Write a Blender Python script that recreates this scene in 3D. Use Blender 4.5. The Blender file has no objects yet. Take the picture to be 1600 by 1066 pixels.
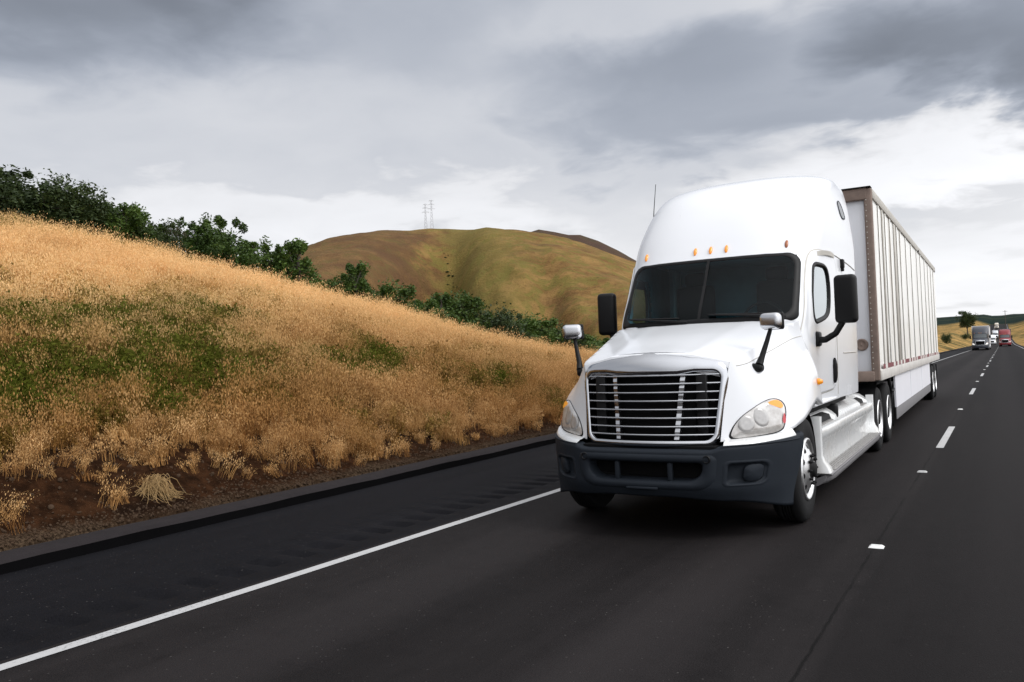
import bpy, bmesh, math, random
import numpy as np
from mathutils import Vector, Matrix
random.seed(7)
RNG = np.random.default_rng(11)
scene = bpy.context.scene
COL = scene.collection
PI = math.pi

# ------------------------------------------------------------------ helpers
def tag(o, label=None, cat=None, group=None, kind=None):
    if label: o['label'] = label
    if cat: o['category'] = cat
    if group: o['group'] = group
    if kind: o['kind'] = kind
    return o

def empty(name, loc=(0, 0, 0), rz=0.0):
    o = bpy.data.objects.new(name, None)
    COL.objects.link(o)
    o.location = loc
    o.rotation_euler = (0, 0, rz)
    o.empty_display_size = 0.2
    return o

def link(name, me, parent=None):
    o = bpy.data.objects.new(name, me)
    COL.objects.link(o)
    if parent is not None: o.parent = parent
    return o

class MB:
    """collects vertices and faces, links them as one mesh object"""
    def __init__(s): s.v = []; s.f = []; s.m = []; s.sm = []
    def add(s, verts, faces, mi=0, smooth=False):
        b = len(s.v); s.v.extend([tuple(map(float, p)) for p in verts])
        for f in faces:
            s.f.append([b + i for i in f]); s.m.append(mi); s.sm.append(smooth)
        return s
    def grid(s, P, mi=0, smooth=True, keep=None, closed=False, flip=False):
        n = len(P); m = len(P[0]); vs = [p for r in P for p in r]; fs = []
        for i in range(n - 1):
            for j in range(m if closed else m - 1):
                if keep is not None and not keep(i, j): continue
                k = (j + 1) % m
                q = [i*m + j, i*m + k, (i+1)*m + k, (i+1)*m + j]
                fs.append(q[::-1] if flip else q)
        return s.add(vs, fs, mi, smooth)
    def ring(s, loops, mi=0, smooth=True, flip=False):
        return s.grid(loops, mi, smooth, closed=True, flip=flip)
    def poly(s, pts, mi=0, flip=False):
        f = list(range(len(pts)))
        return s.add(pts, [f[::-1] if flip else f], mi, False)
    def box(s, c, d, mi=0, bev=0.0, rot=None, seg=2):
        bm = bmesh.new(); bmesh.ops.create_cube(bm, size=1.0)
        bmesh.ops.scale(bm, vec=d, verts=bm.verts)
        if bev > 0: bmesh.ops.bevel(bm, geom=bm.edges[:], offset=bev, segments=seg, affect='EDGES', profile=0.5)
        M = Matrix.Translation(c)
        if rot is not None: M = M @ rot
        bm.transform(M); bm.verts.ensure_lookup_table(); bm.normal_update()
        s.add([v.co for v in bm.verts], [[v.index for v in f.verts] for f in bm.faces], mi, bev > 0)
        bm.free(); return s
    def lathe(s, prof, c, axis=0, n=32, mi=0, smooth=True, sgn=1):
        """prof list of (offset along axis, radius)"""
        P = []
        for (a, r) in prof:
            row = []
            for k in range(n):
                t = 2*PI*k/n
                if axis == 0: p = (c[0] + sgn*a, c[1] + r*math.cos(t), c[2] + r*math.sin(t))
                elif axis == 1: p = (c[0] + r*math.cos(t), c[1] + sgn*a, c[2] + r*math.sin(t))
                else: p = (c[0] + r*math.cos(t), c[1] + r*math.sin(t), c[2] + sgn*a)
                row.append(p)
            P.append(row)
        return s.grid(P, mi, smooth, closed=True)
    def disc(s, c, axis, r, n=24, mi=0):
        pts = []
        for k in range(n):
            t = 2*PI*k/n
            if axis == 0: pts.append((c[0], c[1] + r*math.cos(t), c[2] + r*math.sin(t)))
            elif axis == 1: pts.append((c[0] + r*math.cos(t), c[1], c[2] + r*math.sin(t)))
            else: pts.append((c[0] + r*math.cos(t), c[1] + r*math.sin(t), c[2]))
        return s.poly(pts, mi)
    def tube(s, pts, rad, n=8, mi=0, caps=True):
        pts = [Vector(p) for p in pts]
        if not hasattr(rad, '__len__'): rad = [rad]*len(pts)
        rows = []; up = Vector((0.13, 0.21, 0.97))
        for i, p in enumerate(pts):
            d = (pts[min(i+1, len(pts)-1)] - pts[max(i-1, 0)]).normalized()
            a = d.cross(up)
            if a.length < 1e-3: a = d.cross(Vector((1, 0, 0)))
            a.normalize(); b = d.cross(a)
            rows.append([p + (a*math.cos(2*PI*k/n) + b*math.sin(2*PI*k/n))*rad[i] for k in range(n)])
        s.grid(rows, mi, True, closed=True)
        if caps:
            s.poly(rows[0], mi); s.poly(rows[-1], mi)
        return s
    def build(s, name, mats, parent=None, weld=False, normals=True):
        me = bpy.data.meshes.new(name)
        me.from_pydata(s.v, [], s.f)
        if not isinstance(mats, (list, tuple)): mats = [mats]
        for m in mats: me.materials.append(m)
        me.polygons.foreach_set('material_index', s.m)
        me.polygons.foreach_set('use_smooth', s.sm)
        if normals or weld:
            bm = bmesh.new(); bm.from_mesh(me)
            if weld: bmesh.ops.remove_doubles(bm, verts=bm.verts, dist=1e-4)
            if normals: bmesh.ops.recalc_face_normals(bm, faces=bm.faces)
            bm.to_mesh(me); bm.free()
        me.update()
        return link(name, me, parent)

def fast_mesh(name, V, F4, mats, mi=None, smooth=False):
    """numpy quads -> mesh"""
    me = bpy.data.meshes.new(name)
    V = np.asarray(V, np.float32); F = np.asarray(F4, np.int32)
    k = F.shape[1]
    me.vertices.add(len(V)); me.vertices.foreach_set('co', V.ravel())
    me.loops.add(F.size); me.loops.foreach_set('vertex_index', F.ravel())
    me.polygons.add(len(F))
    me.polygons.foreach_set('loop_start', np.arange(len(F), dtype=np.int32)*k)
    me.polygons.foreach_set('loop_total', np.full(len(F), k, np.int32))
    for m in (mats if isinstance(mats, (list, tuple)) else [mats]): me.materials.append(m)
    if mi is not None: me.polygons.foreach_set('material_index', np.asarray(mi, np.int32))
    me.polygons.foreach_set('use_smooth', np.full(len(F), smooth, bool))
    me.update(calc_edges=True)
    return me

def pchip(xs, ys):
    xs = np.array(xs, float); ys = np.array(ys, float); h = np.diff(xs); d = np.diff(ys)/h
    m = np.zeros(len(xs)); m[0] = d[0]; m[-1] = d[-1]
    for i in range(1, len(xs)-1):
        if d[i-1]*d[i] > 0:
            w1 = 2*h[i]+h[i-1]; w2 = h[i]+2*h[i-1]
            m[i] = (w1+w2)/(w1/d[i-1]+w2/d[i])
    def f(x):
        x = min(max(x, xs[0]), xs[-1]); i = min(max(int(np.searchsorted(xs, x))-1, 0), len(h)-1)
        t = (x-xs[i])/h[i]
        return float((2*t**3-3*t*t+1)*ys[i] + (t**3-2*t*t+t)*h[i]*m[i] + (-2*t**3+3*t*t)*ys[i+1] + (t**3-t*t)*h[i]*m[i+1])
    return f

def sstep(a, b, x):
    t = min(max((x-a)/(b-a), 0), 1); return t*t*(3-2*t)

def rr(x0, x1, z0, z1, r, n=7, ns=5):
    """rounded rectangle loop; r = radius or (bl, br, tr, tl)"""
    if not hasattr(r, '__len__'): r = (r,)*4
    L = []
    cs = [(x0+r[0], z0+r[0], r[0], PI), (x1-r[1], z0+r[1], r[1], 1.5*PI), (x1-r[2], z1-r[2], r[2], 0), (x0+r[3], z1-r[3], r[3], .5*PI)]
    for i, (cx, cz, q, a0) in enumerate(cs):
        c = [(cx+q*math.cos(a0+.5*PI*k/n), cz+q*math.sin(a0+.5*PI*k/n)) for k in range(n+1)]
        L += c
        nx = cs[(i+1) % 4]; e = (nx[0]+nx[2]*math.cos(nx[3]), nx[1]+nx[2]*math.sin(nx[3]))
        for k in range(1, ns):
            t = k/ns; L.append((c[-1][0]*(1-t)+e[0]*t, c[-1][1]*(1-t)+e[1]*t))
    return L

def shrink(L, c, k): return [(c[0]+(x-c[0])*k, c[1]+(z-c[1])*k) for x, z in L]

def inset(L, d):
    """inward offset of a counter-clockwise loop"""
    n = len(L); out = []
    for i in range(n):
        p = Vector(L[i-1]); q = Vector(L[(i+1) % n]); t = q-p
        if t.length < 1e-9: out.append(L[i]); continue
        t.normalize(); out.append((L[i][0]-t.y*d, L[i][1]+t.x*d))
    return out

def inside(L, x, y):
    c = False; n = len(L); j = n-1
    for i in range(n):
        xi, yi = L[i]; xj, yj = L[j]
        if (yi > y) != (yj > y) and x < (xj-xi)*(y-yi)/(yj-yi)+xi: c = not c
        j = i
    return c

def offF(F, d, e=2e-3):
    """offset a surface F(u,v) along its normal by d"""
    def G(u, v):
        p = Vector(F(u, v)); a = Vector(F(u+e, v))-Vector(F(u-e, v)); b = Vector(F(u, v+e))-Vector(F(u, v-e))
        n = a.cross(b)
        if n.length > 1e-12: n.normalize()
        return p+n*d
    return G

def mapl(F, L): return [F(u, v) for u, v in L]
def fill(mb, F, L, mi=0, k=8, flip=False):
    c = (sum(p[0] for p in L)/len(L), sum(p[1] for p in L)/len(L))
    loops = [mapl(F, shrink(L, c, 1-i/k*.98)) for i in range(k+1)]
    mb.ring(loops, mi, True, flip); mb.poly(loops[-1], mi, not flip)

# ------------------------------------------------------------------ materials
class NT:
    def __init__(s, tree):
        s.t = tree; s.t.nodes.clear()
    def n(s, typ, **kw):
        nd = s.t.nodes.new(typ)
        for k, v in kw.items():
            if k.startswith('_'): setattr(nd, k[1:], v)
            else:
                key = int(k[1:]) if k[0] == 'i' and k[1:].isdigit() else k.replace('__', ' ')
                s.set(nd.inputs[key], v)
        return nd
    def set(s, inp, v):
        if isinstance(v, bpy.types.NodeSocket): s.t.links.new(v, inp)
        elif isinstance(v, bpy.types.Node): s.t.links.new(v.outputs[0], inp)
        else:
            if hasattr(v, '__len__') and len(v) == 3 and inp.type == 'RGBA': v = (*v, 1)
            inp.default_value = v
    def math(s, op, a, b=0.0, c=None, clamp=False):
        nd = s.t.nodes.new('ShaderNodeMath'); nd.operation = op; nd.use_clamp = clamp
        s.set(nd.inputs[0], a); s.set(nd.inputs[1], b)
        if c is not None: s.set(nd.inputs[2], c)
        return nd.outputs[0]
    def mix(s, f, a, b, mode='MIX'):
        nd = s.t.nodes.new('ShaderNodeMix'); nd.data_type = 'RGBA'; nd.blend_type = mode
        s.set(nd.inputs[0], f); s.set(nd.inputs[6], a); s.set(nd.inputs[7], b)
        return nd.outputs[2]
    def noise(s, vec, scale, detail=4, rough=.5, dist=0.0):
        nd = s.n('ShaderNodeTexNoise', Scale=scale, Detail=detail, Roughness=rough, Distortion=dist)
        if vec is not None: s.set(nd.inputs['Vector'], vec)
        return nd.outputs[0]
    def ramp(s, f, stops):
        nd = s.t.nodes.new('ShaderNodeValToRGB'); s.set(nd.inputs[0], f)
        e = nd.color_ramp.elements
        while len(e) > 1: e.remove(e[-1])
        e[0].position = stops[0][0]; e[0].color = col4(stops[0][1])
        for p, c in stops[1:]:
            x = e.new(p); x.color = col4(c)
        return nd.outputs[0]
    def sm(s, x, a, b):
        nd = s.t.nodes.new('ShaderNodeMapRange'); nd.interpolation_type = 'SMOOTHSTEP'
        s.set(nd.inputs[0], x); s.set(nd.inputs[1], a); s.set(nd.inputs[2], b)
        return nd.outputs[0]
    def bump(s, h, strength=.3, dist=.02):
        return s.n('ShaderNodeBump', Height=h, Strength=strength, Distance=dist).outputs[0]

def col4(c):
    if not hasattr(c, '__len__'): c = (c, c, c)
    return (*c, 1) if len(c) == 3 else c

def newmat(name):
    m = bpy.data.materials.new(name); m.use_nodes = True
    return m, NT(m.node_tree)

def finish(t, base, rough=.5, metal=0.0, bump=None, coat=0.0, spec=.5, extra=None):
    b = t.n('ShaderNodeBsdfPrincipled')
    t.set(b.inputs['Base Color'], base); t.set(b.inputs['Roughness'], rough); t.set(b.inputs['Metallic'], metal)
    t.set(b.inputs['Specular IOR Level'], spec)
    b.inputs['Coat Weight'].default_value = coat; b.inputs['Coat Roughness'].default_value = .06
    if bump is not None: t.set(b.inputs['Normal'], bump)
    if extra:
        for k, v in extra.items(): t.set(b.inputs[k], v)
    o = t.n('ShaderNodeOutputMaterial'); t.t.links.new(b.outputs[0], o.inputs[0])
    return b

def simple(name, base, rough=.5, metal=0.0, coat=0.0, var=.12, scale=6.0, bump=0.0, spec=.5, bscale=60):
    m, t = newmat(name)
    P = t.n('ShaderNodeTexCoord').outputs['Object']
    n = t.noise(P, scale, 5, .6)
    b = np.array(base[:3])
    c = t.mix(n, tuple(b*(1-var)), tuple(np.minimum(b*(1+var), 1)))
    r = t.math('MULTIPLY_ADD', t.noise(P, scale*2.3, 3), .25*min(rough, .6), rough*.88)
    bp = t.bump(t.noise(P, bscale, 3), bump, .01) if bump else None
    finish(t, c, r, metal, bp, coat, spec)
    return m

M = {}
def paint(name, base, dirt=(.30, .26, .21), amt=.25):
    m, t = newmat(name)
    P = t.n('ShaderNodeTexCoord').outputs['Object']
    z = t.n('ShaderNodeSeparateXYZ', Vector=P).outputs[2]
    n = t.noise(P, 2.2, 7, .62)
    low = t.math('SUBTRACT', 1.0, t.sm(z, .25, 1.5))              # road film gathers low on the panels
    d = t.math('MULTIPLY', t.sm(n, .42, .8), t.math('MULTIPLY_ADD', low, .75, .10))
    c = t.mix(t.math('MULTIPLY', d, amt*2), base, dirt)
    r = t.math('MULTIPLY_ADD', d, .4, .22)
    finish(t, c, r, 0.0, None, .35)
    return m
M['white'] = paint('white_paint', (.72, .735, .76), amt=.02)
M['white2'] = paint('white_fairing_paint', (.66, .67, .67), amt=.40)
M['grey_plastic'] = simple('grey_plastic', (.0150, .0187, .0245), .6, spec=.12, var=.10, bump=.05, bscale=300)
M['black'] = simple('black_rubber', (.0045, .0045, .005), .5, var=.2, spec=.22)
M['tyre'] = simple('tyre_rubber', (.0085, .0085, .009), .8, spec=.2, var=.25, bump=.15, bscale=40)
M['dark'] = simple('dark_steel', (.006, .006, .0065), .7, var=.3, spec=.2)
M['mesh'] = simple('radiator_mesh', (.003, .003, .0033), .7, spec=.1, var=.3, bump=.3, bscale=120)
M['chrome'] = simple('chrome', (.47, .48, .50), .14, 1.0, var=.03, scale=2)
M['satin'] = simple('satin_chrome', (.55, .56, .58), .24, 1.0, var=.08, scale=4)
M['alu'] = simple('aluminium', (.74, .74, .74), .42, 1.0, var=.12, scale=9, bump=.05)
M['tread'] = simple('tread_plate', (.30, .29, .28), .45, .7, var=.35, scale=8, bump=.3, bscale=90)
M['rust'] = simple('rusty_steel', (.185, .135, .110), .75, var=.35, scale=11, bump=.2)
M['cream'] = simple('cream_interior', (.20, .20, .19), .8)
M['interior'] = simple('dark_interior', (.12, .23, .26), .8, var=.25, spec=.1)
M['curtain'] = simple('teal_curtain', (.10, .16, .17), .8, var=.3)
def lampmat(name, base, em=None, es=0.0):
    m, t = newmat(name)
    P = t.n('ShaderNodeTexCoord').outputs['Object']
    n = t.n('ShaderNodeTexVoronoi', Vector=P, Scale=55.0).outputs[0]
    ex = {'Emission Color': em, 'Emission Strength': es} if em else None
    finish(t, t.mix(t.math('MULTIPLY', n, .35), base, tuple(x*.6 for x in base)), .15, 0, t.bump(n, .25, .004), .5, extra=ex)
    return m
M['amber'] = lampmat('amber_lens', (.75, .25, .015), (1, .38, .02), .25)
M['amber_dull'] = lampmat('dull_amber_lens', (.36, .10, .025))
M['turn'] = lampmat('lit_turn_lens', (.70, .27, .035), (1, .40, .04), .35)
M['red_lens'] = lampmat('red_lens', (.5, .03, .04))
def headlamp():
    m, t = newmat('headlamp_glass')
    P = t.n('ShaderNodeTexCoord').outputs['Object']
    n = t.noise(P, 9, 6, .6)
    c = t.mix(t.sm(n, .35, .7), (.42, .40, .38), (.66, .65, .63))
    finish(t, c, .18, .25, t.bump(t.noise(P, 30, 2), .12, .01), .9)
    return m
M['headlamp'] = headlamp()
M['lens_bowl'] = simple('lens_bowl', (.40, .39, .38), .22, .15, coat=.8, var=.35, scale=16)
M['reflector'] = simple('lamp_reflector', (.75, .75, .76), .12, .9, coat=.5, var=.15, scale=14)
M['lit'] = lampmat('lit_headlamp', (.55, .55, .55), (1, .96, .88), .6)

def glass(name, tint, refl=.10, dark=0.0):
    m, t = newmat(name)
    tr = t.n('ShaderNodeBsdfTransparent', Color=tint)
    gl = t.n('ShaderNodeBsdfGlossy', Color=(.9, .95, .97), Roughness=.03)
    lw = t.n('ShaderNodeLayerWeight', Blend=.5)
    f = t.math('MULTIPLY_ADD', t.math('POWER', lw.outputs['Facing'], 5.0), .94, refl, clamp=True)
    mx = t.n('ShaderNodeMixShader'); t.set(mx.inputs[0], f)
    t.t.links.new(tr.outputs[0], mx.inputs[1]); t.t.links.new(gl.outputs[0], mx.inputs[2])
    o = t.n('ShaderNodeOutputMaterial'); t.t.links.new(mx.outputs[0], o.inputs[0])
    return m
M['windshield'] = glass('windshield_glass', (.50, .68, .72), .012)
M['door_glass'] = glass('door_glass', (.60, .70, .66), .48)

def trailer_side():
    m, t = newmat('trailer_panel')
    P = t.n('ShaderNodeTexCoord').outputs['Object']
    sp = t.n('ShaderNodeSeparateXYZ', Vector=P)
    y, z = sp.outputs[1], sp.outputs[2]
    # vertical rain streaks: noise stretched along z
    v = t.n('ShaderNodeCombineXYZ', X=0.0, Y=y, Z=t.math('MULTIPLY', z, .10)).outputs[0]
    n1 = t.noise(v, 2.6, 6, .65); n2 = t.noise(v, 11, 4, .6); n3 = t.noise(P, 1.3, 6, .6)
    near = t.math('SUBTRACT', 1.0, t.sm(y, 9.6, 13.5))            # the front third is the dirtiest
    s1 = t.math('MULTIPLY', t.sm(n1, .46, .66), t.math('MULTIPLY_ADD', near, .50, .16))
    s2 = t.math('MULTIPLY', t.sm(n2, .5, .75), .20)
    c = t.mix(s1, (.83, .83, .80), (.47, .42, .35))
    c = t.mix(s2, c, (.52, .46, .38))
    c = t.mix(t.math('MULTIPLY', t.sm(n3, .5, .75), .25), c, (.50, .47, .42))
    finish(t, c, .42, 0, t.bump(n2, .05, .01), .1)
    return m
M['trailer'] = trailer_side()
M['trailer_front'] = simple('trailer_front_panel', (.66, .67, .70), .45, var=.08, scale=1.5)
M['rail'] = simple('weathered_rail', (.42, .40, .36), .55, .2, var=.3, scale=7)
M['pale_rail'] = simple('dirty_white_rail', (.52, .50, .47), .55, .1, var=.35, scale=6)
M['skirt'] = simple('white_skirt', (.74, .74, .78), .4, var=.06, scale=1.2)
M['skirt_low'] = simple('grey_rubber_skirt', (.16, .155, .16), .7, var=.1)
M['tape_red'] = simple('red_tape', (.17, .035, .045), .5, var=.4, scale=9)
M['tape_white'] = simple('white_tape', (.62, .60, .56), .5, var=.25, scale=14)

# ------------------------------------------------------------------ camera
cam = bpy.data.cameras.new('Camera'); co = bpy.data.objects.new('Camera', cam); COL.objects.link(co)
cam.sensor_width = 36; cam.lens = 28.405; cam.clip_start = .1; cam.clip_end = 20000
yaw, pit, rol = .5354, .0207, -.0378
fw = Vector((-math.sin(yaw)*math.cos(pit), math.cos(yaw)*math.cos(pit), math.sin(pit)))
r0 = Vector((math.cos(yaw), math.sin(yaw), 0)); u0 = r0.cross(fw)
Rv = r0*math.cos(rol)+u0*math.sin(rol); Uv = -r0*math.sin(rol)+u0*math.cos(rol)
m4 = Matrix((( Rv.x, Uv.x, -fw.x, 2.79), (Rv.y, Uv.y, -fw.y, -6.9286), (Rv.z, Uv.z, -fw.z, 1.6945), (0, 0, 0, 1)))
co.matrix_world = m4
scene.camera = co
CAM = Vector((2.79, -6.9286, 1.6945))

# ------------------------------------------------------------------ light and sky
SUN_AZ, SUN_EL = math.radians(92), math.radians(46)     # compass bearing of the veiled sun: front right of the lorry, behind the camera
sd = Vector((math.sin(SUN_AZ)*math.cos(SUN_EL), math.cos(SUN_AZ)*math.cos(SUN_EL), math.sin(SUN_EL)))
sl = bpy.data.lights.new('Sun', 'SUN'); sl.energy = 1.6; sl.angle = math.radians(24); sl.color = (1, .985, .955)
so = bpy.data.objects.new('Sun', sl); COL.objects.link(so)
so.rotation_euler = sd.to_track_quat('Z', 'Y').to_euler(); so.location = sd*60

def make_world():
    w = bpy.data.worlds.new('World'); scene.world = w; w.use_nodes = True
    t = NT(w.node_tree)
    sky = t.n('ShaderNodeTexSky'); sky.sky_type = 'NISHITA'; sky.sun_disc = False
    sky.sun_elevation = SUN_EL; sky.sun_rotation = SUN_AZ
    D = t.n('ShaderNodeTexCoord').outputs['Generated']
    s = t.n('ShaderNodeSeparateXYZ', Vector=D); x, y, z = s.outputs
    # cloud deck: directions projected on a flat layer, so clouds flatten to the horizon
    den = t.math('ADD', t.math('MAXIMUM', z, 0.0), .16)
    px = t.math('DIVIDE', x, den); py = t.math('DIVIDE', y, den)
    deck = t.n('ShaderNodeCombineXYZ', X=px, Y=py, Z=.4).outputs[0]
    warp = t.n('ShaderNodeTexNoise', Vector=deck, Scale=1.3, Detail=5.0)
    wv = t.n('ShaderNodeVectorMath', _operation='MULTIPLY_ADD', i0=warp.outputs[1], i1=(.5, .5, .5), i2=deck).outputs[0]
    n1 = t.noise(wv, .75, 5, .5); n2 = t.noise(wv, 2.0, 5, .5); n3 = t.noise(wv, 5.0, 5, .52)
    az = t.math('ARCTAN2', x, y); el = t.math('ARCSINE', z)
    # ragged edges for the large banks of cloud
    wa = t.math('MULTIPLY_ADD', t.math('SUBTRACT', n2, .5), .50, az)
    wn = t.math('MULTIPLY_ADD', t.math('SUBTRACT', n3, .5), .10, t.math('MULTIPLY', t.math('SUBTRACT', n2, .5), .16))
    we = t.math('ADD', el, wn)
    def blob(a0, e0, ra, re):
        da = t.math('DIVIDE', t.math('SUBTRACT', wa, a0), ra); de = t.math('DIVIDE', t.math('SUBTRACT', we, e0), re)
        q = t.math('ADD', t.math('MULTIPLY', da, da), t.math('MULTIPLY', de, de))
        return t.math('SUBTRACT', 1.0, t.sm(q, .15, 1.0))
    lum = t.math('MULTIPLY_ADD', t.math('SUBTRACT', n1, .5), .26, .755)
    lum = t.math('MULTIPLY_ADD', t.math('SUBTRACT', n2, .5), .17, lum)
    lum = t.math('MULTIPLY_ADD', t.math('SUBTRACT', n3, .5), .07, lum)
    # brighter towards the horizon
    lum = t.math('MULTIPLY_ADD', t.math('SUBTRACT', 1.0, t.sm(el, .02, .24)), .24, lum)
    def addb(l, b, k): return t.math('MULTIPLY_ADD', b, k, l)
    lum = addb(lum, blob(-.10, .305, .55, .11), -.27)     # long dark bank, upper right
    lum = addb(lum, blob(.09, .35, .26, .16), -.32)
    lum = addb(lum, blob(-.45, .42, .5, .14), -.09)
    lum = addb(lum, blob(-1.08, .47, .40, .20), -.42)       # dark bank, upper left
    lum = addb(lum, blob(-.74, .42, .26, .14), -.10)
    lum = addb(lum, blob(-.07, .195, .26, .05), .30)      # bright break under it
    lum = addb(lum, blob(-.78, .17, .42, .06), .20)
    lum = addb(lum, blob(-.02, .06, .26, .08), .14)
    # sky brightness added around the sun, mostly out of view, to light the lorry
    dv = t.n('ShaderNodeVectorMath', _operation='DOT_PRODUCT', i0=D, i1=tuple(sd)).outputs['Value']
    lum = addb(lum, t.sm(dv, .0, .95), 1.35)
    lum = t.math('MAXIMUM', lum, .12)
    tint = t.mix(t.sm(lum, .35, .95), (.84, .92, 1.08), (.985, .99, 1.02))
    cv = t.n('ShaderNodeVectorMath', _operation='SCALE', i0=tint); t.set(cv.inputs['Scale'], t.math('MULTIPLY', lum, 9.3))
    c = t.mix(.94, sky.outputs[0], cv.outputs[0])
    bg = t.n('ShaderNodeBackground', Color=c, Strength=.1)
    o = t.n('ShaderNodeOutputWorld'); t.t.links.new(bg.outputs[0], o.inputs[0])
make_world()
scene.view_settings.view_transform = 'Standard'; scene.view_settings.look = 'None'
scene.view_settings.exposure = 0.0; scene.view_settings.gamma = 1.0

# ------------------------------------------------------------------ highway tractor
YF = pchip([1.0, 1.97, 2.40, 2.85, 3.1, 3.35, 3.6, 3.78, 3.90, 3.975, 4.02], [1.76, 1.85, 2.12, 2.42, 2.60, 2.81, 3.08, 3.40, 3.78, 4.14, 4.5])
RW = pchip([1.0, 1.05, 2.0, 2.46, 2.94, 3.3, 3.68, 3.84, 3.92, 3.975, 4.0, 4.02], [1.20, 1.206, 1.228, 1.235, 1.237, 1.206, 1.15, 1.10, 1.02, .92, .80, .55])
YB = 4.88
def g_w(y): return .885+.115*sstep(2.3, 4.7, y)
def c_L(z): return .62+.25*sstep(2.9, 3.9, z)
def c_n(z): return 3.0-.5*sstep(3.0, 3.9, z)
def cab_front(x, z):
    """(x,z) -> point on the nose of the cab"""
    w = RW(z)*.885; L = c_L(z); n = c_n(z); q = min(abs(x)/w, .999)
    y1 = YF(z)+L
    return (x, y1-L*(1-q**n)**(1/n), z)
def cab_side(y, z, sgn=1):
    w = RW(z)*g_w(y); L = c_L(z); n = c_n(z); y1 = YF(z)+L
    if y < y1:
        q = min(max((y1-y)/L, 0), .999); w *= (1-q**n)**(1/n)
    return (sgn*w, y, z)
def cab_contour(z, nf, ns, nb, inset_=0.0):
    L = c_L(z); n = c_n(z); y0 = YF(z); y1 = min(y0+L, YB-.05); w0 = RW(z)*.885
    L = y1-y0; half = []
    for i in range(nf+1):
        p = .5*PI*i/nf
        X = w0*math.sin(p)**(2/n) if i else 0.0; Y = y1-L*max(math.cos(p), 0)**(2/n)
        half.append((X*g_w(Y)/.885, Y))
    for i in range(1, ns+1):
        Y = y1+(YB-y1)*i/ns; half.append((RW(z)*g_w(Y), Y))
    W = half[-1][0]
    half.append((W-.02, YB+.02))
    for i in range(1, nb+1): half.append((W*(1-i/nb)-(.02 if i < nb else 0), YB+.02))
    if inset_:
        half = [(max(X-inset_, 0), min(Y+inset_, YB-.03) if Y < 3.4 else min(Y, YB-.03)) for X, Y in half]
    pts = [(X, Y, z) for X, Y in half] + [(-X, Y, z) for X, Y in half[-2:0:-1]]
    return pts

WS_OUT = rr(-.985, .985, 1.978, 2.765, (.05, .07, .14, .14), 7, 8)
WS_IN = rr(-.920, .920, 2.045, 2.718, (.10, .11, .12, .12), 7, 8)
def WSF(u, z):
    return cab_front(u*(1.038-.030*(z-1.97)/.8), z)
DW_OUT = [(2.54, 1.94), (2.88, 1.98), (3.16, 2.03), (3.28, 2.13), (3.30, 2.42), (3.20, 2.64), (2.88, 2.65), (2.65, 2.64), (2.575, 2.49), (2.455, 2.2)]
def resample(L, n=64, sm=2):
    P = [Vector(p) for p in L]
    for _ in range(sm):
        Q = []
        for i in range(len(P)):
            a, b = P[i], P[(i+1) % len(P)]; Q += [a*.75+b*.25, a*.25+b*.75]
        P = Q
    per = [0]
    for i in range(len(P)): per.append(per[-1]+(P[(i+1) % len(P)]-P[i]).length)
    out = []; j = 0
    for k in range(n):
        d = per[-1]*k/n
        while per[j+1] < d: j += 1
        t = (d-per[j])/max(per[j+1]-per[j], 1e-9); a, b = P[j], P[(j+1) % len(P)]
        p = a*(1-t)+b*t; out.append((p.x, p.y))
    return out
DW = resample(DW_OUT)
DW_GL = inset(DW, .045)

# hood side: upper contour (crease), lower contour (fender edge)
HS = [0, .12, .25, .35, .42, .52, .65, .75, .86, 1.0]
T3 = [(.730, .42, 1.59), (.757, .47, 1.608), (.78, .55, 1.628), (.803, .66, 1.65), (.827, .80, 1.68), (.865, 1.05, 1.74), (.905, 1.30, 1.80), (.94, 1.52, 1.852), (.98, 1.75, 1.91), (1.03, 2.04, 1.975)]
B3 = [(.66, .26, .87), (.86, .40, .885), (1.05, .55, .905), (1.165, .68, .935), (1.215, .80, .965), (1.228, 1.05, .995), (1.235, 1.35, 1.06), (1.235, 1.60, 1.12), (1.23, 1.80, 1.15), (1.225, 2.11, 1.08)]
HT = [pchip(HS, [p[i] for p in T3]) for i in range(3)]
HB = [pchip(HS, [p[i] for p in B3]) for i in range(3)]
def hood_side(s, t, sgn=1):
    a = [f(s) for f in HT]; b = [f(s) for f in HB]
    k = sstep(.22, .46, s)
    lin = t**.85
    bul = .42*t+.58*sstep(.03, .72, t)
    m = lin*(1-k)+bul*k
    return (sgn*(a[0]+(b[0]-a[0])*m), a[1]+(b[1]-a[1])*m, a[2]+(b[2]-a[2])*t)
HC = pchip([0, .5, 1], [.31, 1.06, 1.87])
HCZ = pchip([0, .25, .6, 1], [1.685, 1.76, 1.88, 2.0])
def hood_top(u, s):
    """u -1..1 across, s 0..1 back"""
    e = [f(s) for f in HT]; a = abs(u)
    yc, zc = HC(s), HCZ(s)
    crease = .007*math.exp(-((a-.55)/.07)**2)*(1-.4*s)
    return (e[0]*u, yc+(e[1]-yc)*a**2.2, zc+(e[2]-zc)*a**2.4+crease)

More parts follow.
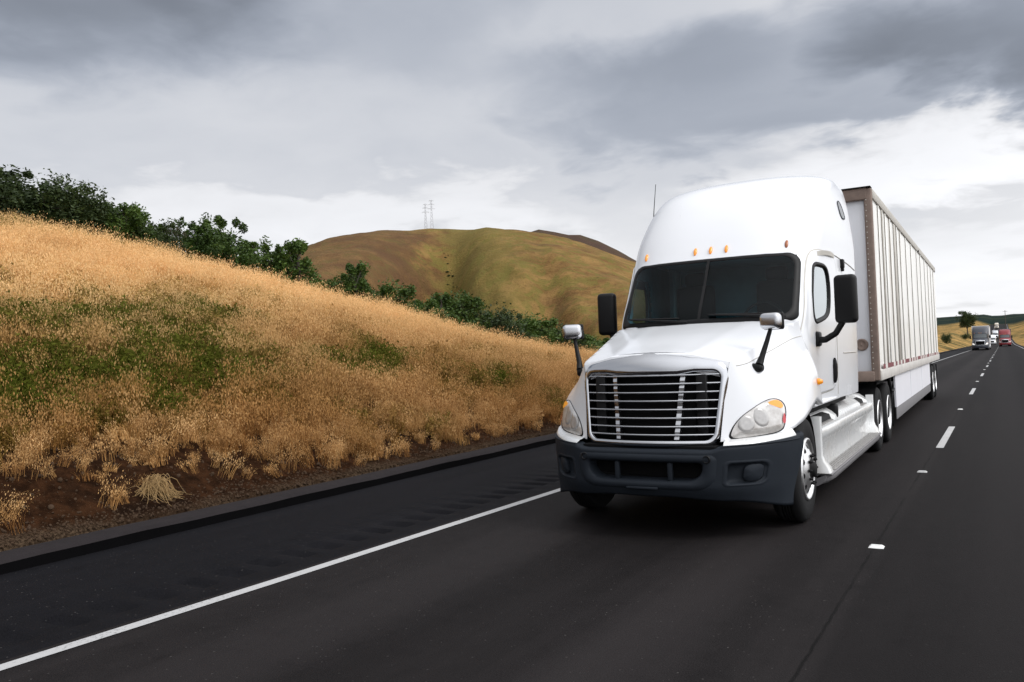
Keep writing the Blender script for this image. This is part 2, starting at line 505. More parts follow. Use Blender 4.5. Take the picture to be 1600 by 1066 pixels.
BPX = pchip([0, .3, .5, .65, .8, .9, 1], [0, .42, .68, .88, 1.08, 1.19, 1.268])
BPY = pchip([0, .3, .5, .65, .8, .9, 1], [.0, .022, .085, .205, .42, .60, .82])
def bump_surf(u, z):
    a = abs(u); x = BPX(a)*(1 if u >= 0 else -1); y = BPY(a)
    tuck = .10*sstep(.50, .27, z)+.035*sstep(.80, .93, z)
    low = sstep(.86, .28, z)
    return (x*(1-.065*low), y*(1-.20*low*a*a)+tuck*(1-a**3), z)
def bump_z0(u): a = abs(u); return .385-.03*sstep(.2, .6, a)-.085*sstep(.6, 1, a)
def bump_z1(u): a = abs(u); return .795+.035*sstep(.44, .56, a)+.068*min(max((a-.56)/.44, 0), 1)**1.4

def grille_surf(x, z): return (x, .115+.13*(z-.85)+.40*x*x*(1-.12*abs(x)), z)
def grille_map(hw0, hw1, z0, z1, arch, n=7):
    L = rr(-1, 1, 0, 1, (.13, .13, .13, .13), n, 8); out = []
    for ux, v in L:
        out.append((ux*(hw0+(hw1-hw0)*v), z0+v*((z1-z0)+arch*(1-min(abs(ux), 1)**2.2))))
    return out

def wheel(name, parent, x, y, sgn, front=True, r=.51, w=.29, n=40, simple_=False, dual=True):
    """one wheel: tyre > rim; sgn = outboard direction, x = outboard face of the tyre"""
    mb = MB()
    wt = w if front else .62
    prof = [(-wt, .30), (-wt+.01, r*.72), (-wt+.02, r*.93), (-wt+.05, r*.985), (-wt+.08, r)]
    if front or simple_:
        for k in range(1, 5):
            p = -wt+.08+(wt-.16)*k/5
            prof += [(p-.006, r), (p-.004, r-.014), (p+.004, r-.014), (p+.006, r)]
    else:
        prof += [(-.36, r), (-.345, r*.97), (-.335, r*.70), (-.285, r*.70), (-.275, r*.97), (-.25, r), (-.17, r), (-.166, r-.013), (-.158, r-.013), (-.154, r)]
    prof += [(-.08, r), (-.045, r*.985), (-.015, r*.93), (-.004, r*.80), (-.006, .335), (-.02, .298)]
    mb.lathe(prof, (x, y, r), 0, n, 0, True, sgn)
    t = mb.build(name, M['tyre'], parent)
    rb = MB()
    if front:
        pr_ = [(-.03, .300), (-.004, .298), (.004, .285), (-.012, .272), (-.03, .262), (-.022, .235), (.005, .175), (.022, .150), (.026, .118), (.026, .112)]
        rb.lathe(pr_, (x, y, r), 0, n, 0, True, sgn)
        for k in range(10):       # hand holes
            a = 2*PI*k/10+.2; cy, cz = y+.213*math.cos(a), r+.213*math.sin(a)
            R = Matrix.Rotation(a, 4, 'X')
            loop = []
            for q in range(12):
                b = 2*PI*q/12; v = R @ Vector((0, .022*math.cos(b), .028*math.sin(b)))
                loop.append((x+sgn*(.0-.0115+.004), cy+v.y, cz+v.z))
            dist = [math.hypot(p[1]-y, p[2]-r) for p in loop]
            loop = [(x+sgn*(.005-(d-.175)/.060*.027+.0035), p[1], p[2]) for p, d in zip(loop, dist)]
            rb.poly(loop, 1)
        hub = [(.026, .112), (.03, .105), (.035, .074), (.058, .068), (.068, .055), (.07, .0)]
        rb.lathe(hub, (x, y, r), 0, 24, 1, True, sgn)
        if not simple_:
            for k in range(10):   # lug nuts
                a = 2*PI*k/10; c = (x+sgn*.026, y+.138*math.cos(a), r+.138*math.sin(a))
                rb.lathe([(0, .015), (.024, .014), (.034, .008), (.036, 0)], c, 0, 8, 1, True, sgn)
    else:
        pr_ = [(-.03, .300), (-.006, .298), (.0, .286), (-.02, .268), (-.12, .255), (-.165, .24), (-.165, .15), (-.16, .12)]
        rb.lathe(pr_, (x, y, r), 0, n, 0, True, sgn)
        rb.lathe([(-.16, .12), (-.06, .112), (-.03, .10), (-.01, .08), (-.008, 0)], (x, y, r), 0, 24, 1, True, sgn)
        if not simple_:
            for k in range(10):
                a = 2*PI*k/10; c = (x-sgn*.165, y+.17*math.cos(a), r+.17*math.sin(a))
                rb.lathe([(0, .016), (.035, .015), (.036, 0)], c, 0, 8, 1, True, sgn)
            for k in range(10):
                a = 2*PI*k/10+.3; cy, cz = y+.208*math.cos(a), r+.208*math.sin(a)
                rb.poly([(x-sgn*.160, cy+.02*math.cos(2*PI*q/10), cz+.02*math.sin(2*PI*q/10)) for q in range(10)], 1)
    rb.build('rim', [M['alu'], M['dark']], t)
    return t

def rounded_head(c, d, bev, rot=None):
    mb = MB(); mb.box(c, d, 0, bev, rot, 4); return mb

HL_TOP = [(.040, .978), (.054, .845), (.100, .725), (.185, .640), (.275, .585), (.330, .575), (.368, .615), (.380, .69), (.374, .775), (.343, .905), (.308, .972), (.2, .975), (.12, .984)]

def build_tractor(root, body='white', bumper='grey_plastic', full=True, lit=False, surround='chrome'):
    W = M[body]
    nf, ns, nb, dz = (40, 40, 8, .035) if full else (12, 10, 3, .12)
    # --- cab shell with window openings
    nz = int((4.015-1.06)/dz)
    zs = [1.06+(4.015-1.06)*(1-(1-i/nz)**1.25) for i in range(nz+1)]
    ws_hole = shrink(rr(-.955, .955, 1.995, 2.75, .08), (0, 2.37), 1.0)
    dw_hole = inset(DW, .018)
    def shell(inset_, zlo, zhi, mat, name, par, top):
        mb = MB(); zz = [z for z in zs if zlo <= z <= zhi]
        P = [cab_contour(z, nf, ns, nb, inset_) for z in zz]; m = len(P[0])
        def keep(i, j):
            q = [P[i][j], P[i][(j+1) % m], P[i+1][j], P[i+1][(j+1) % m]]
            cx = sum(p[0] for p in q)/4; cy = sum(p[1] for p in q)/4; cz = sum(p[2] for p in q)/4
            hw = 1.038-.030*(cz-1.97)/.8
            if cy < 2.75 and abs(cx) < .99 and inside(ws_hole, cx/hw, cz) and abs(cab_front(cx, cz)[1]-cy) < .15: return False
            if abs(cx) > .80 and inside(dw_hole, cy, cz): return False
            return True
        mb.grid(P, 0, True, keep, closed=True)
        if top:
            c = [(p[0]*.5, YB-.15+(p[1]-YB+.15)*.5, p[2]+.012) for p in P[-1]]
            mb.ring([P[-1], c]); mb.poly(c)
        return mb.build(name, mat, par)
    cab = shell(0, 0, 9, W, 'cab', root, True)
    if full:
        inn = shell(.05, 1.1, 2.86, M['interior'], 'cab_lining', root, False)
        for x in (-.52, .52):          # seats, dash, curtain and ceiling seen dimly through the glass
            mb = MB(); mb.box((x, 3.15, 1.72), (.52, .50, .16), 0, .05); mb.box((x, 3.42, 2.15), (.50, .16, .78), 0, .06); mb.box((x, 3.44, 2.62), (.28, .12, .18), 0, .05); mb.build('seat', M['dark'], root)
        MB().box((0, 2.32, 1.72), (1.9, .55, .50), 0, .08).build('dashboard', M['interior'], root)
        mb = MB(); mb.box((0, 3.85, 2.0), (2.05, .05, 1.7), 0, .01); mb.box((0, 3.35, 2.80), (1.6, 1.0, .04), 0, .01)
        mb.build('sleeper_partition', M['interior'], root)
        mb = MB()
        P = [[(-.83+.03*math.sin(k*1.9)+.02*z, 3.30+.022*k, z) for k in range(14)] for z in (1.6, 2.0, 2.4, 2.75)]
        mb.grid(P); mb.build('curtain', M['curtain'], root)
        mb = MB(); pts = [(.52+.23*math.cos(2*PI*k/28), 2.62+.06*math.sin(2*PI*k/28)-.0, 2.02+.21*math.sin(2*PI*k/28)) for k in range(29)]
        mb.tube(pts, .016, 8, 0, False); mb.tube([(.52, 2.40, 1.85), (.52, 2.62, 2.02)], .03, 8); mb.build('steering_wheel', M['black'], root)
    # --- windscreen
    F1 = offF(WSF, -.006) if True else WSF
    def Fw(d):
        G = offF(WSF, d); p = Vector(G(0.01, 2.3)); q = Vector(WSF(0.01, 2.3))
        return G if (p.y < q.y) == (d > 0) else offF(WSF, -d)
    mb = MB(); fill(mb, Fw(.003), WS_IN, 0, 8 if full else 3)
    ws = mb.build('windshield', M['windshield'] if full else M['far_glass'], root)
    mb = MB()
    mb.ring([mapl(Fw(-.002), WS_OUT), mapl(Fw(.010), inset(WS_OUT, .012)), mapl(Fw(.010), inset(WS_IN, -.008)), mapl(Fw(.001), WS_IN)])
    if full:
        for zz in [0]:
            P = [[Vector(Fw(.012)(x, 2.02+.72*k/10)) for x in (-.017, -.008, .008, .017)] for k in range(11)]
            mb.grid(P)
    mb.build('windshield_seal', M['black'], ws)
    if full:
        for (x0, z0, x1, z1) in ((-.12, 2.005, -.83, 2.075), (.86, 2.02, .10, 2.072)):
            mb = MB(); G = Fw(.035); G2 = Fw(.018)
            a = [G(x0+(x1-x0)*k/8, z0+(z1-z0)*k/8) for k in range(9)]
            bl = [G2(x1+(x0-x1)*k/8*.86, z1+.004+(z0-z1)*.35*k/8) for k in range(9)]
            mb.tube(a, [.014]*4+[.010]*5, 6); mb.tube(bl, .012, 6)
            mb.build('wiper', M['black'], root)
    # --- doors
    for sg in (1, -1):
        F = lambda y, z, sg=sg: cab_side(y, z, sg)
        def Fo(d):
            G = offF(F, d); return G if abs(Vector(G(3.0, 2.0)).x) > abs(F(3.0, 2.0)[0]) or d == 0 else offF(F, -d)
        def Fi(d):
            G = offF(F, d); return G if abs(Vector(G(3.0, 2.0)).x) < abs(F(3.0, 2.0)[0]) else offF(F, -d)
        D_OUT = resample([(2.10, 1.16), (3.42, 1.16), (3.48, 1.25), (3.50, 1.7), (3.58, 1.93), (3.66, 2.4), (3.64, 2.70), (3.5, 2.79), (3.08, 2.81), (2.75, 2.80), (2.62, 2.73), (2.46, 2.48), (2.30, 2.2), (2.16, 1.95), (2.06, 1.70), (2.04, 1.25)], 64, 2)
        # align starting points of the two loops
        def roll(L, ref):
            k = min(range(len(L)), key=lambda i: (L[i][0]-ref[0])**2+(L[i][1]-ref[1])**2); return L[k:]+L[:k]
        D2 = roll(D_OUT, (2.06, 1.40)); W2 = roll(DW, (2.28, 1.96))
        if full:
            sm_ = MB(); sm_.ring([mapl(Fo(.002), inset(D2, -.012)), mapl(Fo(.004), inset(D2, -.008)), mapl(Fo(.004), inset(D2, .010))])
            mb = MB(); loops = [mapl(Fo(.002), D2), mapl(Fo(.012), inset(D2, .006)), mapl(Fo(.013), inset(D2, .02))]
            A = inset(D2, .02)
            for k in range(1, 7): loops.append(mapl(Fo(.013), [(a[0]+(b[0]-a[0])*k/6, a[1]+(b[1]-a[1])*k/6) for a, b in zip(A, W2)]))
            mb.ring(loops)
            dr = mb.build('door', W, root)
            sm_.build('door_seam', M['rail'], dr)
        else: dr = root
        mb = MB()
        mb.ring([mapl(Fo(.012), inset(DW, -.012)), mapl(Fo(.022), DW), mapl(Fo(.020), inset(DW, .03)), mapl(Fi(.02), DW_GL)])
        sl_ = mb.build('window_seal', M['black'], dr)
        mb = MB(); fill(mb, Fo(.001) if full else Fo(.012), DW_GL, 0, 5); mb.build('side_window', M['door_glass'] if full else M['far_glass'], dr)
        if full:
            mb = MB()      # black shade band at the head of the window
            zt = [p for p in inset(DW, .04) if p[1] > 2.50]
            mb.poly([Fi(.012)(y, z) for y, z in zt]); mb.build('window_shade', M['black'], dr)
            mb = MB(); G = Fo(.03)
            pts = [G(3.355, 1.25+.30*k/8) for k in range(9)]
            mb.tube(pts, [.012, .024, .028, .030, .030, .030, .028, .022, .010], 8); mb.build('door_handle', M['black'], dr)
            mb = MB()      # grey moulding above the door
            P = [[Fo(.012+.020*sstep(0, 1, min(k, 10-k)/3))(2.80+.075*k, 2.725+.012*k*(1-k/13)+dz_) for dz_ in (0, .025, .05, .055)] for k in range(11)]
            mb.grid(P); mb.build('drip_moulding', M['rail'], root)
            mb = MB()      # roof side window near the back of the sleeper
            L = resample([(4.10, 3.50), (4.16, 3.56), (4.30, 3.56), (4.42, 3.44), (4.47, 3.36), (4.36, 3.33), (4.20, 3.33)], 40, 2)
            fill(mb, Fo(.006), L, 0, 4); rw = mb.build('sleeper_window', M['far_glass'], root)
            mb = MB(); mb.ring([mapl(Fo(.001), inset(L, -.022)), mapl(Fo(.010), inset(L, -.008)), mapl(Fo(.006), inset(L, .004))]); mb.build('window_seal', M['grey_plastic'], rw)
            mb = MB(); G = Fo(.012); p = Vector(G(3.93, 2.72)); mb.box(p, (.05, .10, .11), 0, .012); mb.box(p+Vector((0, .01, -.07)), (.04, .06, .05), 0, .01); mb.build('sleeper_vent', M['black'], root)  # black vent on the side of the sleeper
            mb = MB(); mb.tube([Fo(.004)(4.15+.06*k, 2.60-.012*k) for k in range(8)], .007, 6); mb.tube([Fo(.003)(3.62+.09*k, 2.80-.008*k) for k in range(14)], .005, 6); mb.tube([Fo(.002)(3.60, 1.10+.16*k) for k in range(11)], .004, 6); mb.tube([Fo(.003)(3.9+.1*k, 1.60) for k in range(9)], .006, 6)
            mb.build('panel_seam', M['rail'], root)
            mb = MB(); mb.box((sg*1.10, 3.4, 1.060), (.09, 2.7, .035), 0, .012); mb.build('sill', W, root)
        else:
            pass
    # --- sleeper/roof lamps
    for x in (-.84, -.185, 0, .185, .84):
        y = cab_front(x, 2.862)[1]; rot = Matrix.Rotation(math.radians(-31), 4, 'X')
        mb = MB(); P = []
        for i in range(9):
            a = -PI/2+PI*i/8; P.append([(.021*math.cos(a)*math.cos(b), .018*math.cos(a)*math.sin(b), .055*math.sin(a)) for b in [2*PI*k/12 for k in range(12)]])
        P = [[tuple(rot @ Vector(p)+Vector((x, y-.006, 2.866))) for p in r] for r in P]
        mb.grid(P, 0, True, closed=True)
        lamp = mb.build('marker_light', M['amber_dull'] if x > .5 else M['amber'], root)
    if full:
        for sg in (1, -1):          # moulded crease running up the roof fairing
            mb = MB(); mb.tube([Vector(cab_front(sg*x, z))+Vector((0, .003, 0)) for x, z in ((.47, 3.30), (.50, 3.40), (.545, 3.55), (.60, 3.70), (.645, 3.82), (.69, 3.92))], [.002, .006, .008, .008, .008, .006], 6)
            mb.build('fairing_crease', W, cab)
    # --- hood
    nu, nvs = (32, 36) if full else (8, 8)
    mb = MB()
    mb.grid([[hood_top(-1+2*j/nu, i/nvs) for j in range(nu+1)] for i in range(nvs+1)])
    fr = [hood_top(-1+2*j/nu, 0) for j in range(nu+1)]
    mb.grid([fr, [(x*.995, y-.012, z-.010) for x, y, z in fr], [(x*.97, y-.015, z-.16) for x, y, z in fr]])
    nt = 26 if full else 6; nss = 60 if full else 12
    for sg in (1, -1):
        P = [[hood_side(i/nss, j/nt, sg) for j in range(nt+1)] for i in range(nss+1)]
        mb.grid(P)
        # wheel-arch lip folded inwards
        mb.grid([[P[i][-1], (P[i][-1][0]-sg*.03, P[i][-1][1], P[i][-1][2]-.012), (P[i][-1][0]-sg*.16, P[i][-1][1], P[i][-1][2]+.01)] for i in range(int(nss*.38), nss+1)])
        # fender tail closing towards the cab
        e = P[-1]; mb.grid([e, [(p[0]-sg*.03, p[1]+.02, p[2]) for p in e], [(sg*.95, p[1]+.03, p[2]) for p in e]])
    hood = mb.build('hood', W, root, weld=True)
    if full:
        for sg in (1, -1):
            mb = MB()      # seam between hood and fender
            mb.tube([Vector(hood_side(.13+s/20*.86, .09+.09*s/20, sg))+Vector((sg*.001, -.001, .0)) for s in range(21)], .004, 5); mb.build('hood_seam', M['rail'], hood)
        # wheel housing
        for sg in (1, -1):
            mb = MB(); P = []
            for k in range(17):
                a = PI*k/16; P.append([(sg*1.17, 1.27+.62*math.cos(a)*(1.08), .52+.60*math.sin(a)), (sg*.55, 1.27+.62*math.cos(a)*1.08, .52+.60*math.sin(a))])
            mb.grid(P); mb.poly([p[1] for p in P]); mb.build('wheel_housing', M['black'], root)
    # --- grille
    A0 = grille_map(.652, .742, .825, 1.60, .095); A1 = grille_map(.602, .668, .885, 1.505, .0)
    for i, (x, z) in enumerate(A1):
        if z > 1.3: A1[i] = (x, z-.026*sstep(.40, .33, abs(x)))
    A05 = [(a[0]*.62+b[0]*.38, a[1]*.62+b[1]*.38) for a, b in zip(A0, A1)]; A08 = [(a[0]*.2+b[0]*.8, a[1]*.2+b[1]*.8) for a, b in zip(A0, A1)]
    def Gd(d): return lambda x, z: (lambda p: (p[0], p[1]+d, p[2]))(grille_surf(x, z))
    mb = MB(); mb.ring([[(x*.97, y+.20, z-.01 if z > 1.4 else z) for x, y, z in mapl(Gd(.0), A0)], [(x, y+.095*sstep(1.40, 1.60, z)*(1-.35*min(abs(x)/.7, 1)**3), z) for x, y, z in mapl(Gd(.0), A0)], [(x, y+.035*sstep(1.40, 1.60, z), z+.012*sstep(1.40, 1.58, z)) for x, y, z in mapl(Gd(-.024), A05)], mapl(Gd(-.026), A08), mapl(Gd(-.008), A1), mapl(Gd(.07), [(x*.985, z+(-.006 if z > 1.2 else .006)) for x, z in A1])])
    gr = mb.build('grille', M[surround], root)
    mb = MB(); P = [Gd(.10)(x, z) for x, z in A1]; c = [Gd(.10)(x*.5, 1.2+(z-1.2)*.5) for x, z in A1]
    mb.ring([P, c]); mb.poly(c); mb.build('radiator_screen', M['mesh'], gr)
    if full:
        for z in (1.478, 1.400, 1.322, 1.244, 1.166, 1.088, 1.010, .936):
            hw = .602+.066*(z-.885)/.62+.004; mb = MB()
            P = []
            for k in range(25):
                x = -hw+2*hw*k/24; p = Vector(grille_surf(x, z)); P.append([p+Vector((0, -.006+.022, -.009)), p+Vector((0, -.013+.0, -.006)), p+Vector((0, -.015, .002)), p+Vector((0, -.004, .007)), p+Vector((0, .03, .009))])
            mb.grid(P); mb.build('grille_bar', M['satin'], gr)
        for sg in (1, -1):
            mb = MB(); P = []
            for k in range(19):
                z = .892+.60*k/18; x = sg*(.285+.055*k/18); dd = .012*(k % 2)
                P.append([Gd(.05)(x-.028, z), Gd(.015+dd*.5)(x-.022, z), Gd(.010+dd*.5)(x+.022, z), Gd(.05)(x+.028, z)])
            mb.grid(P, 0, False); mb.build('grille_strut', M['satin'], gr)
        for sg in (1, -1):          # dark ducts behind the bars
            MB().box((sg*.50, .295, 1.2), (.10, .05, .56), 0, .01).build('grille_bracket', M['black'], gr)
    # --- head lamps
    for sg in (1, -1):
        F = lambda s, t, sg=sg: hood_side(s, t, sg)
        L = resample(HL_TOP, 60, 2)
        def Fo(d):
            G = offF(F, d); return G if Vector(G(.2, .8)).y < F(.2, .8)[1] else offF(F, -d)
        mb = MB(); c = (.24, .72)
        loops = [mapl(Fo(.003), L)]
        for k in range(1, 9):
            q = 1-k/9; loops.append(mapl(Fo(.004+.020*math.sin(.5*PI*min(k/4, 1))), shrink(L, c, q)))
        mb.ring(loops); mb.poly(loops[-1])
        hl = mb.build('headlight', M['lit'] if lit else M['headlamp'], root)
        mb = MB(); mb.ring([mapl(Fo(.001), shrink(L, c, 1.045)), mapl(Fo(.008), shrink(L, c, 1.02)), mapl(Fo(.003), shrink(L, c, .985))]); mb.build('headlight_gasket', M['black'], hl)
        mb = MB(); Q = shrink(resample([(.280, .612), (.325, .597), (.356, .622), (.366, .69), (.352, .72), (.335, .70), (.305, .655)], 30, 2), (.32, .67), 1.0)
        fill(mb, Fo(.0245), Q, 0, 4); mb.build('turn_signal', M['turn'] if full else M['amber'], hl)
        if full:
            mb = MB(); Q = resample([(.358, .76), (.352, .86), (.335, .915), (.325, .87), (.345, .80)], 16, 2); fill(mb, Fo(.022), Q, 0, 3); mb.build('side_reflector', M['red_lens'], hl)
            for (s_, t_, rs, rt) in ((.125, .82, .045, .105), (.215, .765, .047, .12)):
                mb = MB(); circ = lambda k: [(s_+rs*k*math.cos(2*PI*q/28), t_+rt*k*math.sin(2*PI*q/28)) for q in range(28)]
                mb.ring([mapl(Fo(.020), circ(1.0)), mapl(Fo(.0275), circ(.93)), mapl(Fo(.0255), circ(.6)), mapl(Fo(.0265), circ(.05))]); mb.build('lamp_bowl', M['lens_bowl'], hl)
            # painted trim between lamp and bumper
    # --- bumper
    nub = 150 if full else 20
    us = [-1+2*i/nub for i in range(nub+1)]
    SL_OUT = [(x, z) for x, z in rr(-.50, .50, .455, .775, (.14, .14, .06, .06), 8, 8)]
    SL_IN = [(x, z) for x, z in rr(-.405, .405, .535, .700, (.11, .11, .03, .03), 8, 8)]
    hole = inset(SL_OUT, .03)
    PK_OUT = lambda sg: [(sg*x, z) for x, z in rr(.565, .785, .51, .695, (.03, .05, .05, .03), 6, 6)]
    pk = inset(PK_OUT(1), -.008); mb = MB(); zrow = 24 if full else 5
    P = []
    for u in us:
        z0, z1 = bump_z0(u), bump_z1(u); col = [(lambda p: (p[0]*.97, p[1]+.10, p[2]+.02))(bump_surf(u, z0))]
        for k in range(zrow+1): col.append(bump_surf(u, z0+(z1-z0)*k/zrow))
        q = col[-1]; col.append((q[0]*.985, q[1]+.025, q[2]+.014)); col.append((q[0]*.95, q[1]+.14, q[2]+.016))
        P.append(col)
    def kp(i, j):
        if not full or j == 0 or j > zrow: return True
        u = (us[i]+us[i+1])/2; z = (P[i][j][2]+P[i+1][j+1][2])/2
        if inside(hole, u, z): return False
        if inside(pk, abs(u), z): return False
        return True
    mb.grid(P, 0, True, kp)
    bp = mb.build('bumper', M[bumper], root)
    if full:
        mb = MB(); B = lambda d: (lambda u, z: (lambda p: (p[0], p[1]+d, p[2]))(bump_surf(u, z)))
        mb.ring([mapl(B(.002), SL_OUT), mapl(B(-.016), inset(SL_OUT, .018)), mapl(B(-.018), inset(SL_OUT, .05)), mapl(B(-.008), inset(SL_IN, -.012)), mapl(B(.012), SL_IN), mapl(B(.16), inset(SL_IN, .01))])
        for x in (-.185, .185):
            a = bump_surf(x, .62); mb.box((a[0], a[1]+.035, .615), (.045, .05, .17), 0, .012)
        mb.build('bumper_lip', M[bumper], bp)
        mb = MB(); P2 = mapl(B(.15), SL_IN); mb.poly(P2); mb.build('air_intake', M['mesh'], bp)
        for sg in (1, -1):
            a = bump_surf(sg*.435, .735); mb = MB(); mb.lathe([(0, .036), (-.022, .034), (-.024, .026), (-.010, .024), (-.009, 0)], (a[0], a[1], a[2]), 1, 20, 0); mb.build('tow_eye', M['black'], bp)
        for sg in (1, -1):
            L = PK_OUT(sg); c = (sg*.675, .60)
            def dep(u, z): return .012+.055*min(max((.775-abs(u))/.2, 0), 1)
            Bd = lambda u, z: (lambda p, d: (p[0]-sg*d*.3, p[1]+d, p[2]))(bump_surf(u, z), dep(u, z))
            mb = MB(); mb.ring([mapl(B(.003), shrink(L, c, 1.30)), mapl(B(-.006), shrink(L, c, 1.16)), mapl(B(-.005), shrink(L, c, 1.03)), mapl(B(.002), L), mapl(Bd, shrink(L, c, .95)), mapl(Bd, shrink(L, c, .5)), mapl(Bd, shrink(L, c, .02))])
            fb = mb.build('fog_lamp_blank', M[bumper], bp)
            Q = [(sg*x, z) for x, z in rr(.655, .765, .525, .680, (.045,)*4, 6, 4)]; c2 = (sg*.71, .60)
            mb = MB(); mb.ring([mapl(Bd, Q), mapl(B(.020), shrink(Q, c2, .98)), mapl(B(.010), shrink(Q, c2, .90)), mapl(B(.009), shrink(Q, c2, .03))]); mb.build('lamp_cover', M[bumper], fb)
            mb = MB(); mb.tube([B(-.003)(sg*(.52+.45*k/20), .845+.018*k/20) for k in range(21)], .007, 6); mb.build('bumper_crease', M[bumper], bp)
            # white trim strip under the head lamp
            mb = MB(); P = []
            for k in range(25):
                s_ = .02+.355*k/24; a = Vector(hood_side(s_, .99, sg)); uu = min(range(101), key=lambda q: abs(BPX(q/100)-abs(a.x)*1.03))/100; b = Vector(bump_surf(sg*uu, bump_z1(uu)))+Vector((0, .03, .012))
                P.append([a+Vector((0, .02, .012)), a.lerp(b, .12)+Vector((0, 0, .006)), a.lerp(b, .5)+Vector((0, -.01, .012)), b+Vector((0, 0, .004)), b+Vector((0, .01, -.03))])
            mb.grid(P); mb.build('headlight_trim', M['white2'], root)
        mb = MB(); mb.box((0, .22, .81), (1.30, .16, .06), 0, .01); mb.box((0, .30, .60), (1.7, .1, .4), 0, .01); mb.build('grille_valance', M['mesh'], root)
        mb = MB()      # small plate slot and lower lip under the intake
        a = bump_surf(0, .47); mb.box((0, a[1]-.016, .468), (.30, .02, .022), 0, .006); mb.build('plate_holder', M[bumper], bp)
    # --- mirrors
    for sg in (1, -1):
        if full:
            mb = MB(); rot = Matrix.Rotation(-sg*.30, 4, 'Z')
            mb.box((sg*1.03, .77, 1.945), (.205, .105, .152), 0, .044, rot, 5)
            hm = mb.build('hood_mirror', M['satin'], root)
            mb = MB(); mb.box((sg*1.03+sg*.012, .832, 1.945), (.21, .04, .16), 0, .018, rot, 3)
            mb.tube([(sg*1.02, .80, 1.88), (sg*.99, .775, 1.77), (sg*.945, .74, 1.62), (sg*.925, .70, 1.545)], [.018, .022, .028, .036], 8)
            mb.box((sg*.905, .73, 1.515), (.10, .13, .085), 0, .035, None, 4)
            p = hood_side(.30, .16, sg); mb.lathe([(-.03, .055), (.012, .052), (.03, .040), (.032, 0)], (sg*.865, .72, 1.505), 0, 20, 0, True, sg)
            mb.build('mirror_arm', M['black'], hm)
        mb = MB(); mb.box((sg*1.43, 2.61, 2.205), (.235, .14, .535), 0, .05, Matrix.Rotation(-sg*.12, 4, 'Z'), 4)
        dm = mb.build('door_mirror', M['black'], root)
        if full:
            mb = MB(); mb.box((sg*1.425, 2.68, 2.205), (.19, .012, .47), 0, .005); mb.build('mirror_glass', M['chrome'], dm)
            mb = MB(); mb.tube([(sg*1.08, 2.62, 1.76), (sg*1.20, 2.60, 1.765), (sg*1.31, 2.60, 1.83), (sg*1.39, 2.61, 1.96)], [.040, .036, .034, .034], 10)
            mb.box((sg*1.095, 2.66, 1.775), (.09, .20, .17), 0, .03, None, 3); mb.build('mirror_arm', M['black'], dm)
    if full:
        for sg in (1, -1):
            mb = MB(); mb.lathe([(0, .036), (.018, .034), (.05, .018), (.052, 0)], (sg*1.208, 1.975, 1.325), 0, 16, 0, True, sg); mb.build('side_marker', M['amber'], root)
        mb = MB(); mb.tube([(-1.055, 3.4, 3.42), (-1.04, 3.4, 3.60), (-1.00, 3.40, 3.95)], [.008, .006, .004], 6); mb.build('antenna', M['black'], root)
    # --- chassis, side fairings, wheels
    mb = MB()
    for sg in (1, -1): mb.box((sg*.42, 4.6, .80), (.09, 8.0, .27), 0, .01)
    mb.box((0, 1.27, .55), (1.7, .16, .16), 0, .03); mb.box((0, 7.06, .51), (1.3, .24, .24), 0, .05); mb.box((0, 8.38, .51), (1.3, .24, .24), 0, .05)
    mb.box((0, 1.35, .98), (.9, 1.9, .5), 0, .05); mb.box((0, 7.65, 1.06), (.95, .95, .10), 0, .03); mb.box((0, 3.4, 1.01), (2.12, 2.8, .10), 0, .02)
    mb.build('chassis', M['dark'], root)
    if full:
        for sg in (1, -1):
            mb = MB(); X = 1.205
            # skirt profile swept along the vehicle: rounded shoulder, groove, tuck above the step
            def prof(y):
                n = sstep(2.30, 2.42, y)*sstep(3.36, 3.24, y)          # notch over the upper step
                m = sstep(5.62, 5.72, y)*sstep(6.22, 6.14, y)
                top = .955
                d = .17*max(n, m*.8)
                return [(.60, top-.03), (X-.26, top), (X-.20-d*.3, top-.012), (X-.135-d*.35, top-.055), (X-.085-d*.6, top-.10), (X-.075-d*.5, top-.145), (X-.02-d*.06, .815), (X-.005, .80), (X-.003, .71), (X-.016, .695), (X-.03, .66), (X-.05, .55), (X-.055, .42), (X-.055, .36)]
            ys = [2.06+(6.46-2.06)*k/110 for k in range(111)]
            P = [[(sg*x, y, z) for x, z in prof(y)] for y in ys]
            mb.grid(P); mb.poly(P[0]); mb.poly(P[-1])
            sf = mb.build('side_fairing', M['white2'], root)
            for (y0, y1, ytop) in ((2.045, 2.15, .95), (6.36, 6.47, .93)):    # upright front post and rear post down to the step
                P = []; mb = MB()
                for k in range(11):
                    z = ytop-(ytop-.355)*k/10; fl = .075*sstep(.52, .36, z)
                    fy = .14*sstep(.55, .36, z); ya, yb = (y0-.002, y1+fy) if y0 < 4 else (y0-fy, y1+.002)
                    P.append([(sg*(X-.10), ya, z), (sg*(X-.012+fl), ya, z), (sg*(X+.002+fl), ya+.02, z), (sg*(X+.002+fl), yb-.05, z), (sg*(X-.04), yb, z)])
                mb.grid(P, 0, True); mb.poly([P[0][0], P[0][1], P[0][2], P[0][3], P[0][4]])
                mb.build('fairing_post', M['white2'], sf)
            mb = MB(); mb.box((sg*(X-.145), 2.83, .822), (.17, .78, .016), 0, .004)
            for k in range(5): mb.box((sg*(X-.205+.03*k), 2.83, .831), (.010, .74, .006), 0, 0)
            mb.build('upper_step', M['tread'], sf)
            MB().box((sg*(X-.13), 5.92, .822), (.15, .42, .016), 0, .004).build('upper_step', M['tread'], sf)
            mb = MB(); mb.box((sg*(X-.165), 3.62, .895), (.19, .12, .18), 0, .03); mb.build('tank_strap', M['black'], sf)
